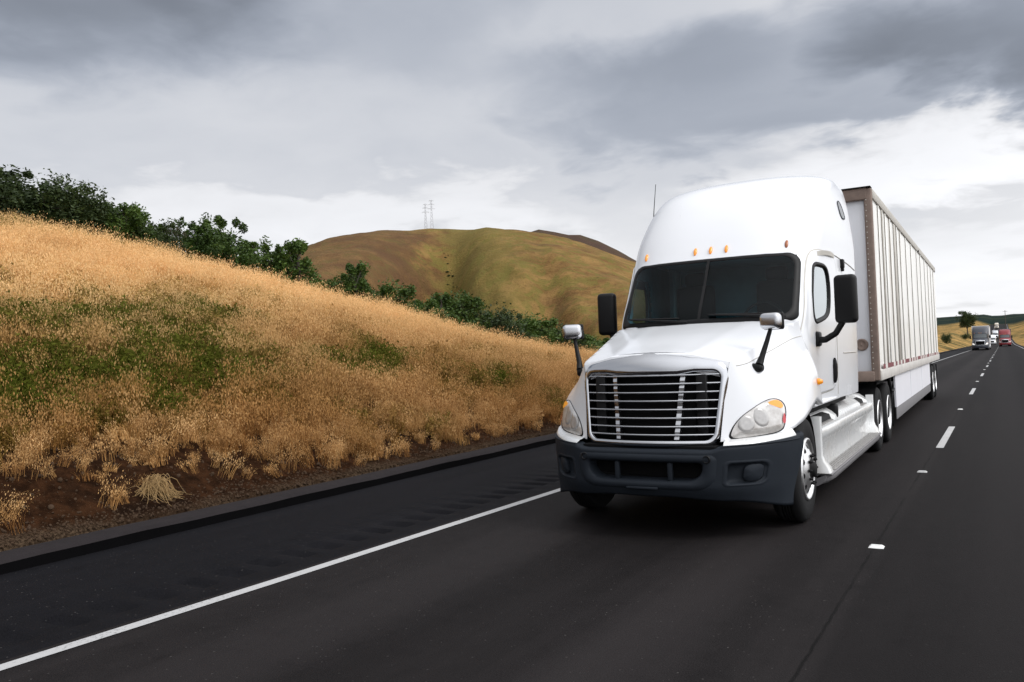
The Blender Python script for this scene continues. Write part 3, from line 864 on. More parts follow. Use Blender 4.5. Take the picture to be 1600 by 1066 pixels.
            mb = MB(); mb.box((sg*(X-.06), 4.27, .342), (.30, 4.40, .03), 0, .012); mb.build('step_edge', M['skirt_low'], sf)
            mb = MB(); mb.box((sg*(X+.015), 4.30, .362), (.135, 3.95, .014), 0, .004)
            for k in range(4): mb.box((sg*(X-.03+.03*k), 4.30, .371), (.010, 3.9, .008), 0, 0)
            mb.build('running_step', M['tread'], sf)
            mb = MB(); P = []
            for k in range(41):
                y = 2.05+4.42*k/40; e = .06*sstep(2.35, 2.05, y)+.05*sstep(6.3, 6.47, y)
                P.append([(sg*(X+.085-e), y, .336), (sg*(X+.088-e), y, .31), (sg*(X+.07-e), y, .265), (sg*(X+.01-e), y, .225), (sg*(X-.10), y, .205), (sg*(X-.30), y, .21)])
            mb.grid(P); mb.poly(P[0]); mb.poly(P[-1]); mb.build('step_skirt', M['skirt_low'], sf)
            mb = MB(); mb.box((sg*.75, 4.2, .60), (.72, 4.1, .62), 0, .1); mb.build('fuel_tank', M['dark'], root)
            # black quarter fender over the drive wheels
            mb = MB(); P = []
            for k in range(13):
                a = PI*(.98-.55*k/12); P.append([(sg*1.21, 7.06+.60*math.cos(a), .52+.58*math.sin(a)), (sg*.62, 7.06+.60*math.cos(a), .52+.58*math.sin(a))])
            mb.grid(P); mb.grid([[(p[0], p[1], p[2]-.012) for p in r] for r in P], flip=True); mb.build('rear_fender', M['black'], root)
            mb = MB(); mb.box((sg*.92, 9.02, .55), (.60, .015, .68), 0, .004); mb.build('mud_flap', M['black'], root)
    nn = 48 if full else 14
    for sg in (1, -1):
        wheel('front_wheel', root, sg*1.215, 1.27, sg, True, .51, .29, nn, not full)
        wheel('drive_wheel', root, sg*1.225, 7.06, sg, False, .51, .29, nn, not full)
        wheel('drive_wheel', root, sg*1.225, 8.38, sg, False, .51, .29, nn, not full)
    return root

m_, t_ = newmat('far_tinted_glass'); finish(t_, t_.mix(t_.noise(t_.n('ShaderNodeTexCoord').outputs['Object'], 3), (.030, .038, .042), (.045, .055, .06)), .12, 0, None, .3); M['far_glass'] = m_

semi = empty('semi_truck')
tag(semi, 'large white sleeper tractor with chrome grille and dark grey bumper in the near lane', 'truck')
build_tractor(semi)

# ------------------------------------------------------------------ semi-trailer
def build_trailer(root, y0, length=16.15, full=True, mat='trailer', front='trailer_front'):
    hw, zt, zb = 1.295, 4.10, 1.13; y1 = y0+length
    mb = MB(); mb.box((0, (y0+y1)/2, (zt+zb)/2), (2*hw-.03, length-.06, zt-zb-.06), 0, 0)
    mb.build('body', M[mat], root)
    MB().box((0, y0+.02, (zt+zb)/2), (2*hw-.16, .05, zt-zb-.2), 0, .004).build('front_panel', M[front], root)
    mb = MB(); mb.box((0, (y0+y1)/2, zt+.005), (2*hw-.02, length-.02, .03), 0, .01); mb.build('roof', M['trailer_front'], root)
    for sg in (1, -1):
        mb = MB()
        mb.box((sg*(hw-.012), (y0+y1)/2+.03, zt-.075), (.045, length-.12, .15), 0, .01); mb.build('top_rail', M['rail'], root)
        mb = MB(); mb.box((sg*(hw-.008), (y0+y1)/2+.03, zb+.08), (.05, length-.12, .17), 0, .01)
        br = mb.build('bottom_rail', M['pale_rail'], root)
        if full:
            mb = MB(); X_ = sg*(hw+.0195)
            for k in range(50):
                ya = y0+.35+k*.31; P = [[(X_, ya, zb+z_), (X_, ya+.31, zb+z_)] for z_ in (.17, .245)]
                mb.grid(P, 0 if k % 2 == 0 or k % 5 == 3 else 1, False)
            mb.build('reflective_tape', [M['tape_red'], M['tape_white']], br, True)
            # panel joints: a thin post cover with a shadow gap each side, irregularly spaced as in the weathered wall
            rnd = random.Random(4)
            for k, (yy, wd) in enumerate([(7.42, .05), (7.95, .10), (8.40, .06), (9.15, .05), (9.95, .30), (10.38, .05), (11.05, .045), (12.3, .045), (13.6, .05), (15.2, .045), (16.4, .06), (17.9, .045), (19.2, .045), (20.5, .05), (21.7, .045)]):
                mb = MB(); mb.box((sg*(hw-.006), yy, (zt+zb)/2+.01), (.022, wd, zt-zb-.33), 0, .006, None, 1)
                mb.box((sg*(hw-.011), yy-wd/2-.012, (zt+zb)/2+.01), (.014, .013, zt-zb-.33), 1, 0)
                mb.box((sg*(hw-.011), yy+wd/2+.012, (zt+zb)/2+.01), (.014, .013, zt-zb-.33), 1, 0)
                mb.build('side_post', [M['rail'] if k in (1, 4) else M[mat], M['dark_gap']], root)
        # front corner posts
        mb = MB(); mb.box((sg*(hw-.050), y0-.005, (zt+zb)/2), (.115, .12, zt-zb-.01), 0, .022, None, 3)
        if full:
            for k in range(34):
                mb.lathe([(0, .010), (-.007, .008), (-.008, 0)], (sg*(hw-.078), y0-.065, zb+.1+k*.084), 1, 6, 1)
        mb.build('corner_post', [M['rust'] if full else M[mat], M['rail']], root)
    mb = MB(); mb.box((0, y0-.012, zt-.085), (2*hw-.12, .125, .19), 0, .02, None, 3)
    mb.build('front_top_rail', M['rust'] if full else M[mat], root)
    mb = MB(); mb.box((0, y0-.012, zb+.07), (2*hw-.12, .125, .16), 0, .02); mb.build('front_sill', M['rust'] if full else M[mat], root)
    if full:
        mb = MB(); mb.box((0, y0-.004, zt+.012), (2*hw, .20, .018), 0, .005); mb.build('roof_edge', M['dark'], root)
        mb = MB(); mb.lathe([(0, .095), (-.03, .092), (-.045, .075), (-.03, .06), (-.028, .02), (-.04, .0)], (1.06, y0-.005, 1.69), 1, 24, 0); mb.build('round_vent', M['rust'], root)
        mb = MB()
        for k in range(16):
            x = -1.1+k*.147; mb.box((x, y0-.055, 1.255+.01*(k % 2)), (.10, .016, .022), 0, .003)
        mb.build('front_tape', M['tape_white'], root)
    # underbody
    mb = MB(); mb.box((0, (y0+y1)/2, zb-.06), (2.2, length-.6, .12), 0, 0); mb.build('floor_frame', M['dark'], root)
    yw = y0+13.24
    for sg in (1, -1):
        P = []
        for k in range(25):
            y = y0+2.55+(9.35)*k/24
            P.append([(sg*1.262, y, zb+.0), (sg*1.266, y, .80), (sg*1.268, y, .54)])
        mb = MB(); mb.grid(P); mb.grid([[(p[0]-sg*.03, p[1], p[2]) for p in r] for r in P], flip=True); mb.poly([P[0][0], P[0][1], P[0][2], (P[0][2][0]-sg*.03,)+P[0][2][1:], (P[0][0][0]-sg*.03,)+P[0][0][1:]])
        if full:
            for k in (8, 16): mb.box((sg*1.268, y0+2.55+9.35*k/24, .83), (.008, .05, .56), 0, 0)
        sk = mb.build('side_skirt', M['skirt'], root)
        mb = MB(); mb.box((sg*1.255, y0+2.55+4.675, .435), (.02, 9.30, .225), 0, .006); mb.build('rubber_flap', M['skirt_low'], sk)
        if full:
            mb = MB(); mb.tube([(sg*1.20, y0+2.10, 1.10), (sg*1.22, y0+2.12, .86), (sg*1.22, y0+2.45, .84), (sg*1.22, y0+3.0, 1.02), (sg*1.21, y0+3.05, 1.10)], .03, 8); mb.build('landing_gear_crank', M['black'], root)
            mb = MB(); mb.box((sg*1.318, y0+8.9, zt-.14), (.02, .07, .05), 0, .006); mb.build('clearance_light', M['black'], root)
        nn = 40 if full else 12
        wheel('trailer_wheel', root, sg*1.27, yw, sg, False, .51, .29, nn, not full)
        wheel('trailer_wheel', root, sg*1.27, yw+1.25, sg, False, .51, .29, nn, not full)
        mb = MB(); mb.box((sg*.95, yw+2.1, .62), (.62, .012, .72), 0, .004); mb.build('mud_flap', M['black'], root)
    mb = MB(); mb.box((0, yw+.62, .72), (1.1, 2.6, .28), 0, .03); mb.box((0, y1-.25, .62), (2.3, .10, .12), 0, .02); mb.box((1.0, y1-.2, .86), (.08, .08, .5), 0, 0); mb.box((-1.0, y1-.2, .86), (.08, .08, .5), 0, 0)
    mb.box((.85, y0+2.75, .70), (.14, .14, .9), 0, .01); mb.box((-.85, y0+2.75, .70), (.14, .14, .9), 0, .01)
    mb.build('undercarriage', M['dark'], root)
    return root
M['dark_gap'] = simple('dirty_joint', (.21, .19, .165), .8, var=.4, scale=5)
trailer = empty('semi_trailer', (0, 0, 0))
tag(trailer, 'long streaked white box trailer with rusty corner posts behind the large white truck', 'trailer')
build_trailer(trailer, 6.60)

# ------------------------------------------------------------------ land
def hash2(i, j, k=0):
    n = np.sin(i*127.1+j*311.7+k*74.7)*43758.5453
    return n-np.floor(n)
def vnoise(x, y, k=0):
    x = np.asarray(x, float); y = np.asarray(y, float)
    i = np.floor(x); j = np.floor(y); f = x-i; g = y-j; f = f*f*(3-2*f); g = g*g*(3-2*g)
    return (hash2(i, j, k)*(1-f)+hash2(i+1, j, k)*f)*(1-g)+(hash2(i, j+1, k)*(1-f)+hash2(i+1, j+1, k)*f)*g
def fbm(x, y, o=4, k=0):
    a = .5; s_ = 0
    for q in range(o): s_ = s_+a*(vnoise(x*2**q, y*2**q, k+q)-.5); a *= .55
    return s_
def npss(a, b, x):
    t = np.clip((x-a)/(b-a), 0, 1); return t*t*(3-2*t)
def road_z(Y):
    Y = np.asarray(Y, float)
    a = 6e-5*np.clip(Y-250, 0, 400)**2
    t = np.clip(Y-650, 0, 1350)
    return a+.048*t-(.048-.0065)/1350/2*t*t-.012*np.clip(Y-2000, 0, 3000)
def lane_x(Y): return .0103*np.clip(np.asarray(Y, float), -20, 900)
HY = [-30, -20, 0, 6.7, 12, 17, 27.5, 46.6, 60, 150, 250, 400, 600, 900, 1500]
HZ = [6.9, 6.9, 6.6, 6.2, 5.6, 4.55, 2.1, .25, .4, 2.4, 3.4, 4.4, 5.2, 2, 2]
def bank_d(X, Y): return -5.12+lane_x(np.clip(np.asarray(Y, float)-8, 0, 900))-X
def ground_z(X, Y):
    X = np.asarray(X, float); Y = np.asarray(Y, float); rz = road_z(Y)
    d = bank_d(X, Y); D = np.interp(Y, [60, 120], [18.8, 9]); hr = np.interp(Y, HY, HZ)
    t = np.clip(d/D, 0, None)
    p = np.where(t < 1, 1.2*t-.2*t*t, 1+.5*np.clip(t-1, 0, .12)-.22*np.clip(t-1.12, 0, 14))
    cut = .10*npss(.3, 1.1, d)*(1-npss(1.6, 3.2, d))*np.interp(Y, [0, 3], [1, .3])      # raw earth scarp at the toe
    left = .07+(hr-.07)*p+cut
    left = np.maximum(left, -6)
    n = fbm(X*.9, Y*.9, 4)*npss(.5, 2.0, d)*.34+fbm(X*4, Y*4, 3, 5)*npss(.2, .9, d)*(1-npss(2.2, 4.0, d))*.22+fbm(X*.12, Y*.12, 3, 9)*npss(3, 9, d)*.9
    e = X-(6.35+lane_x(Y)); hR = np.interp(Y, [60, 200, 330, 600, 900], [.3, 1.2, 2.6, 3.4, 1.5])
    right = .02+hR*npss(.6, 16, e)-.02*np.clip(e-30, 0, 200)*.3+fbm(X*.3, Y*.3, 3, 3)*.3*npss(1, 6, e)
    z = np.where(d > 0, left+n, np.where(e > 0, right, -.12))
    far = fbm(X*.004, Y*.004, 3, 21)*4*npss(900, 2200, np.hypot(X, Y))-.037*np.clip(X-20, -150, 150)*npss(700, 1700, np.hypot(X, Y))
    return rz+z+far

def lines():
    xs = list(np.arange(-30, -10, .40))+list(np.arange(-10, -3.5, .14))+list(np.arange(-3.4, 18, .8))
    x = 18.0; st = 1.2
    while x < 4200: xs.append(x); x += st; st *= 1.22
    x = -30.4; st = .6
    while x > -4200: xs.insert(0, x); x -= st; st *= 1.22
    ys = list(np.arange(-22, -6, .5))+list(np.arange(-6, 14, .14))+list(np.arange(14, 60, .40))
    y = 60.; st = .6
    while y < 7000: ys.append(y); y += st; st = min(st*1.06, 160)
    y = -22.5; st = 1.
    while y > -400: ys.insert(0, y); y -= st; st *= 1.5
    return np.array(sorted(xs)), np.array(sorted(ys))

def ground_material():
    m, t = newmat('hillside_soil')
    P = t.n('ShaderNodeNewGeometry').outputs['Position']
    sp = t.n('ShaderNodeSeparateXYZ', Vector=P); X, Y, Z = sp.outputs
    A = t.n('ShaderNodeAttribute', _attribute_name='bank');
    d = A.outputs['Fac']
    n1 = t.noise(P, .9, 7, .62); n2 = t.noise(P, 6, 6, .62); n3 = t.noise(P, 34, 4, .6)
    vor = t.n('ShaderNodeTexVoronoi', Vector=P, Scale=26.0)
    earth = t.mix(t.sm(n2, .35, .68), (.013, .0058, .0028), (.038, .0165, .0075))
    earth = t.mix(t.math('MULTIPLY', t.sm(n1, .48, .66), .7), earth, (.0075, .0048, .0032))
    earth = t.mix(t.math('MULTIPLY', t.sm(n3, .60, .72), .6), earth, (.085, .058, .036))
    peb = t.mix(t.sm(n3, .35, .7), (.018, .0115, .0072), (.080, .054, .034))
    peb = t.mix(t.math('MULTIPLY', t.sm(n1, .45, .62), .5), peb, (.026, .0145, .008))
    gold = t.mix(t.sm(n2, .3, .7), (.050, .026, .009), (.115, .062, .021))
    gold = t.mix(t.math('MULTIPLY', t.sm(n1, .5, .7), .5), gold, (.045, .045, .014))
    fieldn = t.noise(t.n('ShaderNodeVectorMath', _operation='MULTIPLY', i0=P, i1=(.004, .012, .0)).outputs[0], 1.0, 3)
    dist = t.math('SQRT', t.math('ADD', t.math('MULTIPLY', X, X), t.math('MULTIPLY', Y, Y)))
    scrub = t.mix(t.sm(t.noise(P, .13, 6, .65), .44, .60), t.mix(t.sm(n1, .4, .6), (.28, .165, .055), (.36, .23, .085)), (.085, .075, .030))
    fields = t.mix(t.sm(fieldn, .42, .52), (.024, .032, .020), (.008, .017, .014))
    fields = t.mix(t.sm(dist, 1250, 1500), fields, (.004, .010, .009))
    c = t.mix(t.sm(t.math('MULTIPLY_ADD', t.math('SUBTRACT', n1, .5), .5, d), .08, .30), peb, earth)
    c = t.mix(t.sm(t.math('MULTIPLY_ADD', t.math('SUBTRACT', n1, .5), 1.6, d), 1.5, 2.6), c, gold)
    c = t.mix(t.sm(Y, 70, 120), c, scrub)
    c = t.mix(t.sm(dist, 640, 760), c, fields)
    h = t.math('MULTIPLY_ADD', n3, .35, n2)
    finish(t, c, .95, 0, t.bump(h, .9, .08), 0, .02)
    return m

def build_ground():
    xs, ys = lines(); X, Y = np.meshgrid(xs, ys)
    Z = ground_z(X, Y); n, m = X.shape
    V = np.stack([X.ravel(), Y.ravel(), Z.ravel()], 1)
    idx = np.arange(n*m).reshape(n, m)
    F = np.stack([idx[:-1, :-1].ravel(), idx[:-1, 1:].ravel(), idx[1:, 1:].ravel(), idx[1:, :-1].ravel()], 1)
    me = fast_mesh('ground', V, F, ground_material(), None, True)
    at = me.attributes.new('bank', 'FLOAT', 'POINT')
    d = bank_d(X, Y); e = X-(6.35+lane_x(Y))
    at.data.foreach_set('value', np.where(d > -.5, d, np.clip(e*1.2, 0, 9)).ravel().astype(np.float32))
    return tag(link('ground', me), kind='structure')
ground = build_ground()

# ------------------------------------------------------------------ road
def asphalt(name, dark, light, shoulder=False):
    m, t = newmat(name)
    P = t.n('ShaderNodeNewGeometry').outputs['Position']
    sp = t.n('ShaderNodeSeparateXYZ', Vector=P); X, Y, Z = sp.outputs
    xl = t.math('MULTIPLY_ADD', Y, -.0103, X)
    fine = t.noise(P, 95, 3, .7); med = t.noise(P, 4.5, 6, .6)
    st = t.n('ShaderNodeVectorMath', _operation='MULTIPLY', i0=P, i1=(1.0, .06, 1.0)).outputs[0]
    streak = t.noise(st, 1.7, 5, .6)
    vor = t.n('ShaderNodeTexVoronoi', Vector=P, Scale=120.0)
    c = t.mix(t.sm(fine, .25, .75), dark, light)
    c = t.mix(t.math('MULTIPLY', t.sm(med, .45, .75), .35), c, tuple(x*.62 for x in dark))
    c = t.mix(t.math('MULTIPLY', t.sm(streak, .40, .72), .45), c, tuple(min(1, x*1.25) for x in light))
    # scattered pale aggregate
    c = t.mix(t.math('MULTIPLY', t.sm(vor.outputs['Color'], .93, .97), .7), c, (.085, .08, .076))
    # oil line down the middle of each lane and polished wheel tracks
    def band(x0, w): return t.math('SUBTRACT', 1.0, t.sm(t.math('ABSOLUTE', t.math('SUBTRACT', xl, x0)), w*.25, w))
    wob = t.math('MULTIPLY', t.math('SUBTRACT', t.noise(P, .5, 3), .5), .10)
    if not shoulder:
        for x0 in (-.05, 3.85): c = t.mix(t.math('MULTIPLY', band(x0, .8), .30), c, tuple(x*.5 for x in dark))
        for x0 in (-1.0, .95, 2.9, 4.8): c = t.mix(t.math('MULTIPLY', band(x0, .5), .40), c, tuple(min(1, x*1.35) for x in light))
        c = t.mix(t.math('MULTIPLY', t.sm(xl, 1.90, 2.0), .45), c, tuple(x*.72 for x in dark))
        # sealed joint along the lane line
        jt = t.noise(P, 3.2, 5, .7)
        jx = t.math('MULTIPLY_ADD', t.math('SUBTRACT', jt, .5), .045, xl)
        j = t.math('SUBTRACT', 1.0, t.sm(t.math('ABSOLUTE', t.math('SUBTRACT', jx, 1.87)), .003, .017))
        j = t.math('MULTIPLY', j, t.math('MULTIPLY', t.sm(t.noise(P, 1.1, 3), .33, .55), .75))
        c = t.mix(j, c, (.004, .004, .004))
    r = t.math('MULTIPLY_ADD', fine, .2, .62)
    finish(t, c, r, 0, t.bump(t.math('MULTIPLY_ADD', vor.outputs[0], .5, fine), .45, .006), 0, .04)
    return m
M['lane'] = asphalt('lane_asphalt', (.0080, .0072, .0076), (.0190, .0168, .0170))
M['shoulder'] = asphalt('shoulder_asphalt', (.0042, .0042, .0052), (.0090, .0088, .0106), True)
M['dark_face'] = simple('dark_kerb_face', (.0022, .0021, .0024), .9, spec=.02, var=.3, scale=5)
M['dike'] = simple('asphalt_kerb', (.0150, .0122, .0130), .9, spec=.15, var=.35, scale=5, bump=.4, bscale=60)
def fog_x(Y): return float(np.interp(Y, [-20, -4.4, -2.3, 2.2, 9, 78, 139, 760], [-2.75, -2.255, -2.15, -1.985, -1.92, -1.28, -.55, 5.8]))
def ystations(y0, y1, st0=.5):
    ys = [y0]; 
    while ys[-1] < y1: ys.append(min(y1, ys[-1]+max(st0, .02*abs(ys[-1]))))
    return ys
ys = ystations(-20, 730, .33)
def strip(name, xa, xb, z, mat, parent=None, n=2, ys=ys):
    mb = MB(); P = []
    for y in ys:
        a, b = xa(y), xb(y); P.append([(a+(b-a)*k/n, y, float(road_z(y))+z) for k in range(n+1)])
    mb.grid(P, 0, True); return mb.build(name, mat, parent)
road = strip('road', lambda y: fog_x(y)-.12, lambda y: 6.0+.0103*y, 0.0, M['lane'], None, 8); tag(road, kind='structure')
def dike_x(y): return -4.62+.0103*max(y-8, 0)
# shoulder, with milled rumble-strip dents
def build_shoulder():
    mb = MB(); P = []
    yy = list(np.arange(-6, 24, .045)); yy = list(np.arange(-20, -6, .5))+yy+ystations(24, 730, .5)[1:]
    for y in yy:
        xf = fog_x(y)-.12; xd = dike_x(y)-.25
        xs = [xf, xf-.26, xf-.30, xf-.45, xf-.60, xf-.64, xf-1.2, xd]
        ph = (y/.345) % 1.0; g = 0.0
        if -6 < y < 24 and ph < .5: g = -.042*math.sin(ph/.5*PI)**.6
        P.append([(x, y, float(road_z(y))-.002+(g if k in (2, 3, 4) else 0)) for k, x in enumerate(xs)])
    mb.grid(P, 0, True); o = mb.build('road_shoulder', M['shoulder']); tag(o, kind='structure'); return o
build_shoulder()
def build_dike():
    mb = MB(); P = []
    for y in ys:
        x = dike_x(y)+.006*math.sin(y*1.7); z = float(road_z(y)); w = .005*math.sin(y*2.3)+.003*math.sin(y*6.1)
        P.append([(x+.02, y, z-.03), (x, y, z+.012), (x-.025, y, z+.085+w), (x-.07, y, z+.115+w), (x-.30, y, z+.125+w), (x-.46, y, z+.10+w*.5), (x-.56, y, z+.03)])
    mb.grid([r[2:] for r in P], 0, True); mb.grid([r[:3] for r in P], 1, True); o = mb.build('asphalt_kerb', [M['dike'], M['dark_face']]); tag(o, kind='structure')  # kerb face takes a darker tone than the top
    mb = MB(); P = []
    for y in ys:
        x = 6.0+.0103*y; z = float(road_z(y)); P.append([(x-.02, y, z-.03), (x+.03, y, z+.06), (x+.12, y, z+.10), (x+.40, y, z+.10), (x+.55, y, z)])
    mb.grid(P, 0, True); o = mb.build('asphalt_kerb', M['dike']); tag(o, kind='structure')
build_dike()
def linepaint():
    m, t = newmat('road_paint'); P = t.n('ShaderNodeNewGeometry').outputs['Position']
    n = t.noise(P, 40, 5, .7); n2 = t.noise(P, 3, 5, .6)
    w = t.math('MULTIPLY', t.sm(n, .50, .68), t.sm(n2, .35, .75))
    finish(t, t.mix(w, (.40, .40, .40), (.07, .07, .07)), .6, 0, t.bump(n, .2, .004), 0, .3); return m
M['line'] = linepaint()
strip('edge_line', lambda y: fog_x(y)-.055, lambda y: fog_x(y)+.055, .004, M['line'], road)
strip('edge_line', lambda y: 5.72+.0103*y, lambda y: 5.83+.0103*y, .004, M['line'], road)
for k in range(-1, 17):
    a = 7.62+14.63*k; b = a+3.66
    strip('lane_dash', lambda y: 1.87+.0103*y, lambda y: 1.98+.0103*y, .004, M['line'], road, 1, list(np.linspace(a, b, 6)))
def marker(y, i):
    x = 1.885+.0103*y; mb = MB(); z = float(road_z(y))
    rows = []
    for (sx, sy, h) in ((.060, .048, -.004), (.058, .046, .003), (.040, .030, .017), (.034, .024, .018)):
        rows.append([(-sx, -sy, h), (-sx*.4, -sy*1.1, h), (sx*.4, -sy*1.1, h), (sx, -sy, h), (sx, sy, h), (sx*.4, sy*1.1, h), (-sx*.4, sy*1.1, h), (-sx, sy, h)])
    mb.ring(rows, 0, False); mb.poly(rows[-1], 0)
    o = mb.build('road_marker', M['button'] if i != 1 else M['line']); o.location = (x, y, z)
    return o
M['button'] = simple('ceramic_button', (.72, .72, .71), .3, var=.1, scale=40, coat=.3)
my = [.42, 4.88, 15.9, 31.3, 46.2, 60.8, 75.4, 90]
for i, y in enumerate(my):
    o = marker(y, i)
    lab = ['white raised pavement marker nearest the camera, on the joint right of the big truck', 'small worn pavement marker on the joint just short of the first white dash', 'white pavement marker on the lane line between the first and second dashes'][i] if i < 3 else 'small pale pavement marker far down the lane line beyond the second dash'
    tag(o, lab, 'road marker', 'raised markers along the lane line')

# ------------------------------------------------------------------ hills
HAZ = -.583; HV = (math.sin(HAZ), math.cos(HAZ)); HU = (math.cos(HAZ), -math.sin(HAZ))
HHU = [-420, -330, -262, -225, -198, -143, -99, -47, 20, 72, 110, 154, 187, 260, 360, 470, 620]
HHZ = [2, 18, 62, 100, 122, 144, 151, 152.5, 151, 142, 131, 114, 99, 66, 34, 12, 2]
def hill_z(u, v):
    H = np.interp(u, HHU, HHZ)
    base = 545-70*np.exp(-((u-95)/70.)**2)-50*np.exp(-((u-230)/70.)**2)-55*np.exp(-((u+135)/60.)**2)
    s0 = np.clip((v-base)/(950-base), 0, 1)
    ug = -40+34*s0
    base = base+250*np.exp(-((u-ug)/np.where(u < ug, 46., 24.))**2)*(1-s0)**.8+60*np.exp(-((u-165+20*s0)/18.)**2)*(1-s0)+40*np.exp(-((u-50-25*s0)/11.)**2)*(1-s0)
    base = base+fbm(u*.018, v*.006, 4, 2)*150*(1-s0)
    s_ = (v-base)/(950-base)
    f = np.where(s_ < 1, 1-(1-np.clip(s_, 0, 1))**1.75, 1-.45*np.clip(s_-1, 0, 1)**1.6)
    z = H*f+fbm(u*.03, v*.02, 4, 6)*5*npss(0, .3, s_)*(1-npss(.8, 1.0, s_))
    return np.where(s_ <= 0, -6, z)
def hill_material(name, a, b, g, r, bushes=True):
    m, t = newmat(name)
    P = t.n('ShaderNodeNewGeometry').outputs['Position']
    n1 = t.noise(P, .010, 6, .6); n2 = t.noise(P, .045, 7, .62); n3 = t.noise(P, .35, 6, .7)
    # grazing streaks run down the slope: noise stretched in height
    st = t.n('ShaderNodeVectorMath', _operation='MULTIPLY', i0=P, i1=(1, 1, .18)).outputs[0]
    n4 = t.noise(st, .06, 6, .62, 1.2)
    c = t.mix(t.sm(n2, .34, .64), a, b)
    c = t.mix(t.math('MULTIPLY', t.sm(n4, .46, .60), .75), c, g)
    c = t.mix(t.math('MULTIPLY', t.sm(n1, .48, .62), .75), c, r)
    c = t.mix(t.math('MULTIPLY', t.sm(n3, .52, .70), .55), c, tuple(x*.5 for x in r))
    if bushes:   # the western flank is bare red-brown earth, the gully side stays green
        uu = t.n('ShaderNodeVectorMath', _operation='DOT_PRODUCT', i0=P, i1=(HU[0], HU[1], 0.0)).outputs['Value']
        uu = t.math('MULTIPLY_ADD', t.math('SUBTRACT', n2, .5), 70, uu)
        off = CAM.x*HU[0]+CAM.y*HU[1]
        c = t.mix(t.math('MULTIPLY', t.math('SUBTRACT', 1.0, t.sm(uu, off-75, off-30)), .55), c, (.090, .049, .027))
        gb = t.math('MULTIPLY', t.sm(uu, off-42, off-15), t.math('SUBTRACT', 1.0, t.sm(uu, off+20, off+60)))
        c = t.mix(t.math('MULTIPLY', gb, .55), c, g)
    finish(t, c, .95, 0, t.bump(t.math('MULTIPLY_ADD', n3, .7, n2), 1.0, 3.5), 0, .1)
    return m
def build_hill():
    u = np.arange(-430, 640, 3.5); v = np.concatenate([np.arange(420, 980, 4), np.arange(980, 1500, 20)])
    U, V_ = np.meshgrid(u, v); Z = hill_z(U, V_)
    X = CAM.x+U*HU[0]+V_*HV[0]; Y = CAM.y+U*HU[1]+V_*HV[1]
    n, m = U.shape; idx = np.arange(n*m).reshape(n, m)
    F = np.stack([idx[:-1, :-1].ravel(), idx[:-1, 1:].ravel(), idx[1:, 1:].ravel(), idx[1:, :-1].ravel()], 1)
    me = fast_mesh('hills', np.stack([X.ravel(), Y.ravel(), Z.ravel()], 1), F, hill_material('dry_hill', (.150, .082, .027), (.260, .155, .054), (.145, .125, .030), (.105, .053, .025)), None, True)
    tag(link('hills', me), kind='structure')
    # darker ridge showing over its right shoulder
    az = np.linspace(-.66, -.18, 160); el = np.interp(az, [-.66, -.60, -.56, -.545, -.53, -.512, -.497, -.478, -.460, -.446, -.425, -.40, -.386, -.30, -.18], [.02, .10, .152, .1575, .1590, .1545, .1585, .1545, .1500, .1495, .1415, .128, .119, .065, .02])
    d = np.concatenate([np.linspace(1150, 1650, 30), np.linspace(1670, 2300, 12)])
    A, Dd = np.meshgrid(az, d); E = np.interp(A, az, el)
    H = (1.7+1650*np.tan(E)); f = np.where(Dd < 1650, 1-(1-np.clip((Dd-1150)/500, 0, 1))**1.6, 1-.5*((Dd-1650)/650)**1.5)
    Z = H*f+fbm(A*60, Dd*.01, 3, 4)*10*np.clip((1650-Dd)/300, 0, 1)-5
    X = CAM.x+np.sin(A)*Dd; Y = CAM.y+np.cos(A)*Dd
    n, m = A.shape; idx = np.arange(n*m).reshape(n, m)
    F = np.stack([idx[:-1, :-1].ravel(), idx[:-1, 1:].ravel(), idx[1:, 1:].ravel(), idx[1:, :-1].ravel()], 1)
    me = fast_mesh('hills', np.stack([X.ravel(), Y.ravel(), Z.ravel()], 1), F, hill_material('far_hill', (.062, .036, .024), (.078, .046, .028), (.055, .045, .024), (.060, .036, .028), False), None, True)
    tag(link('hills', me), kind='structure')
build_hill()
def hill_point(az, dist):
    x = CAM.x+math.sin(az)*dist; y = CAM.y+math.cos(az)*dist
    u = (x-CAM.x)*HU[0]+(y-CAM.y)*HU[1]; v = (x-CAM.x)*HV[0]+(y-CAM.y)*HV[1]
    return (x, y, float(hill_z(np.array(u), np.array(v))))
M['galv'] = simple('galvanised_lattice', (.52, .53, .55), .6, .2)
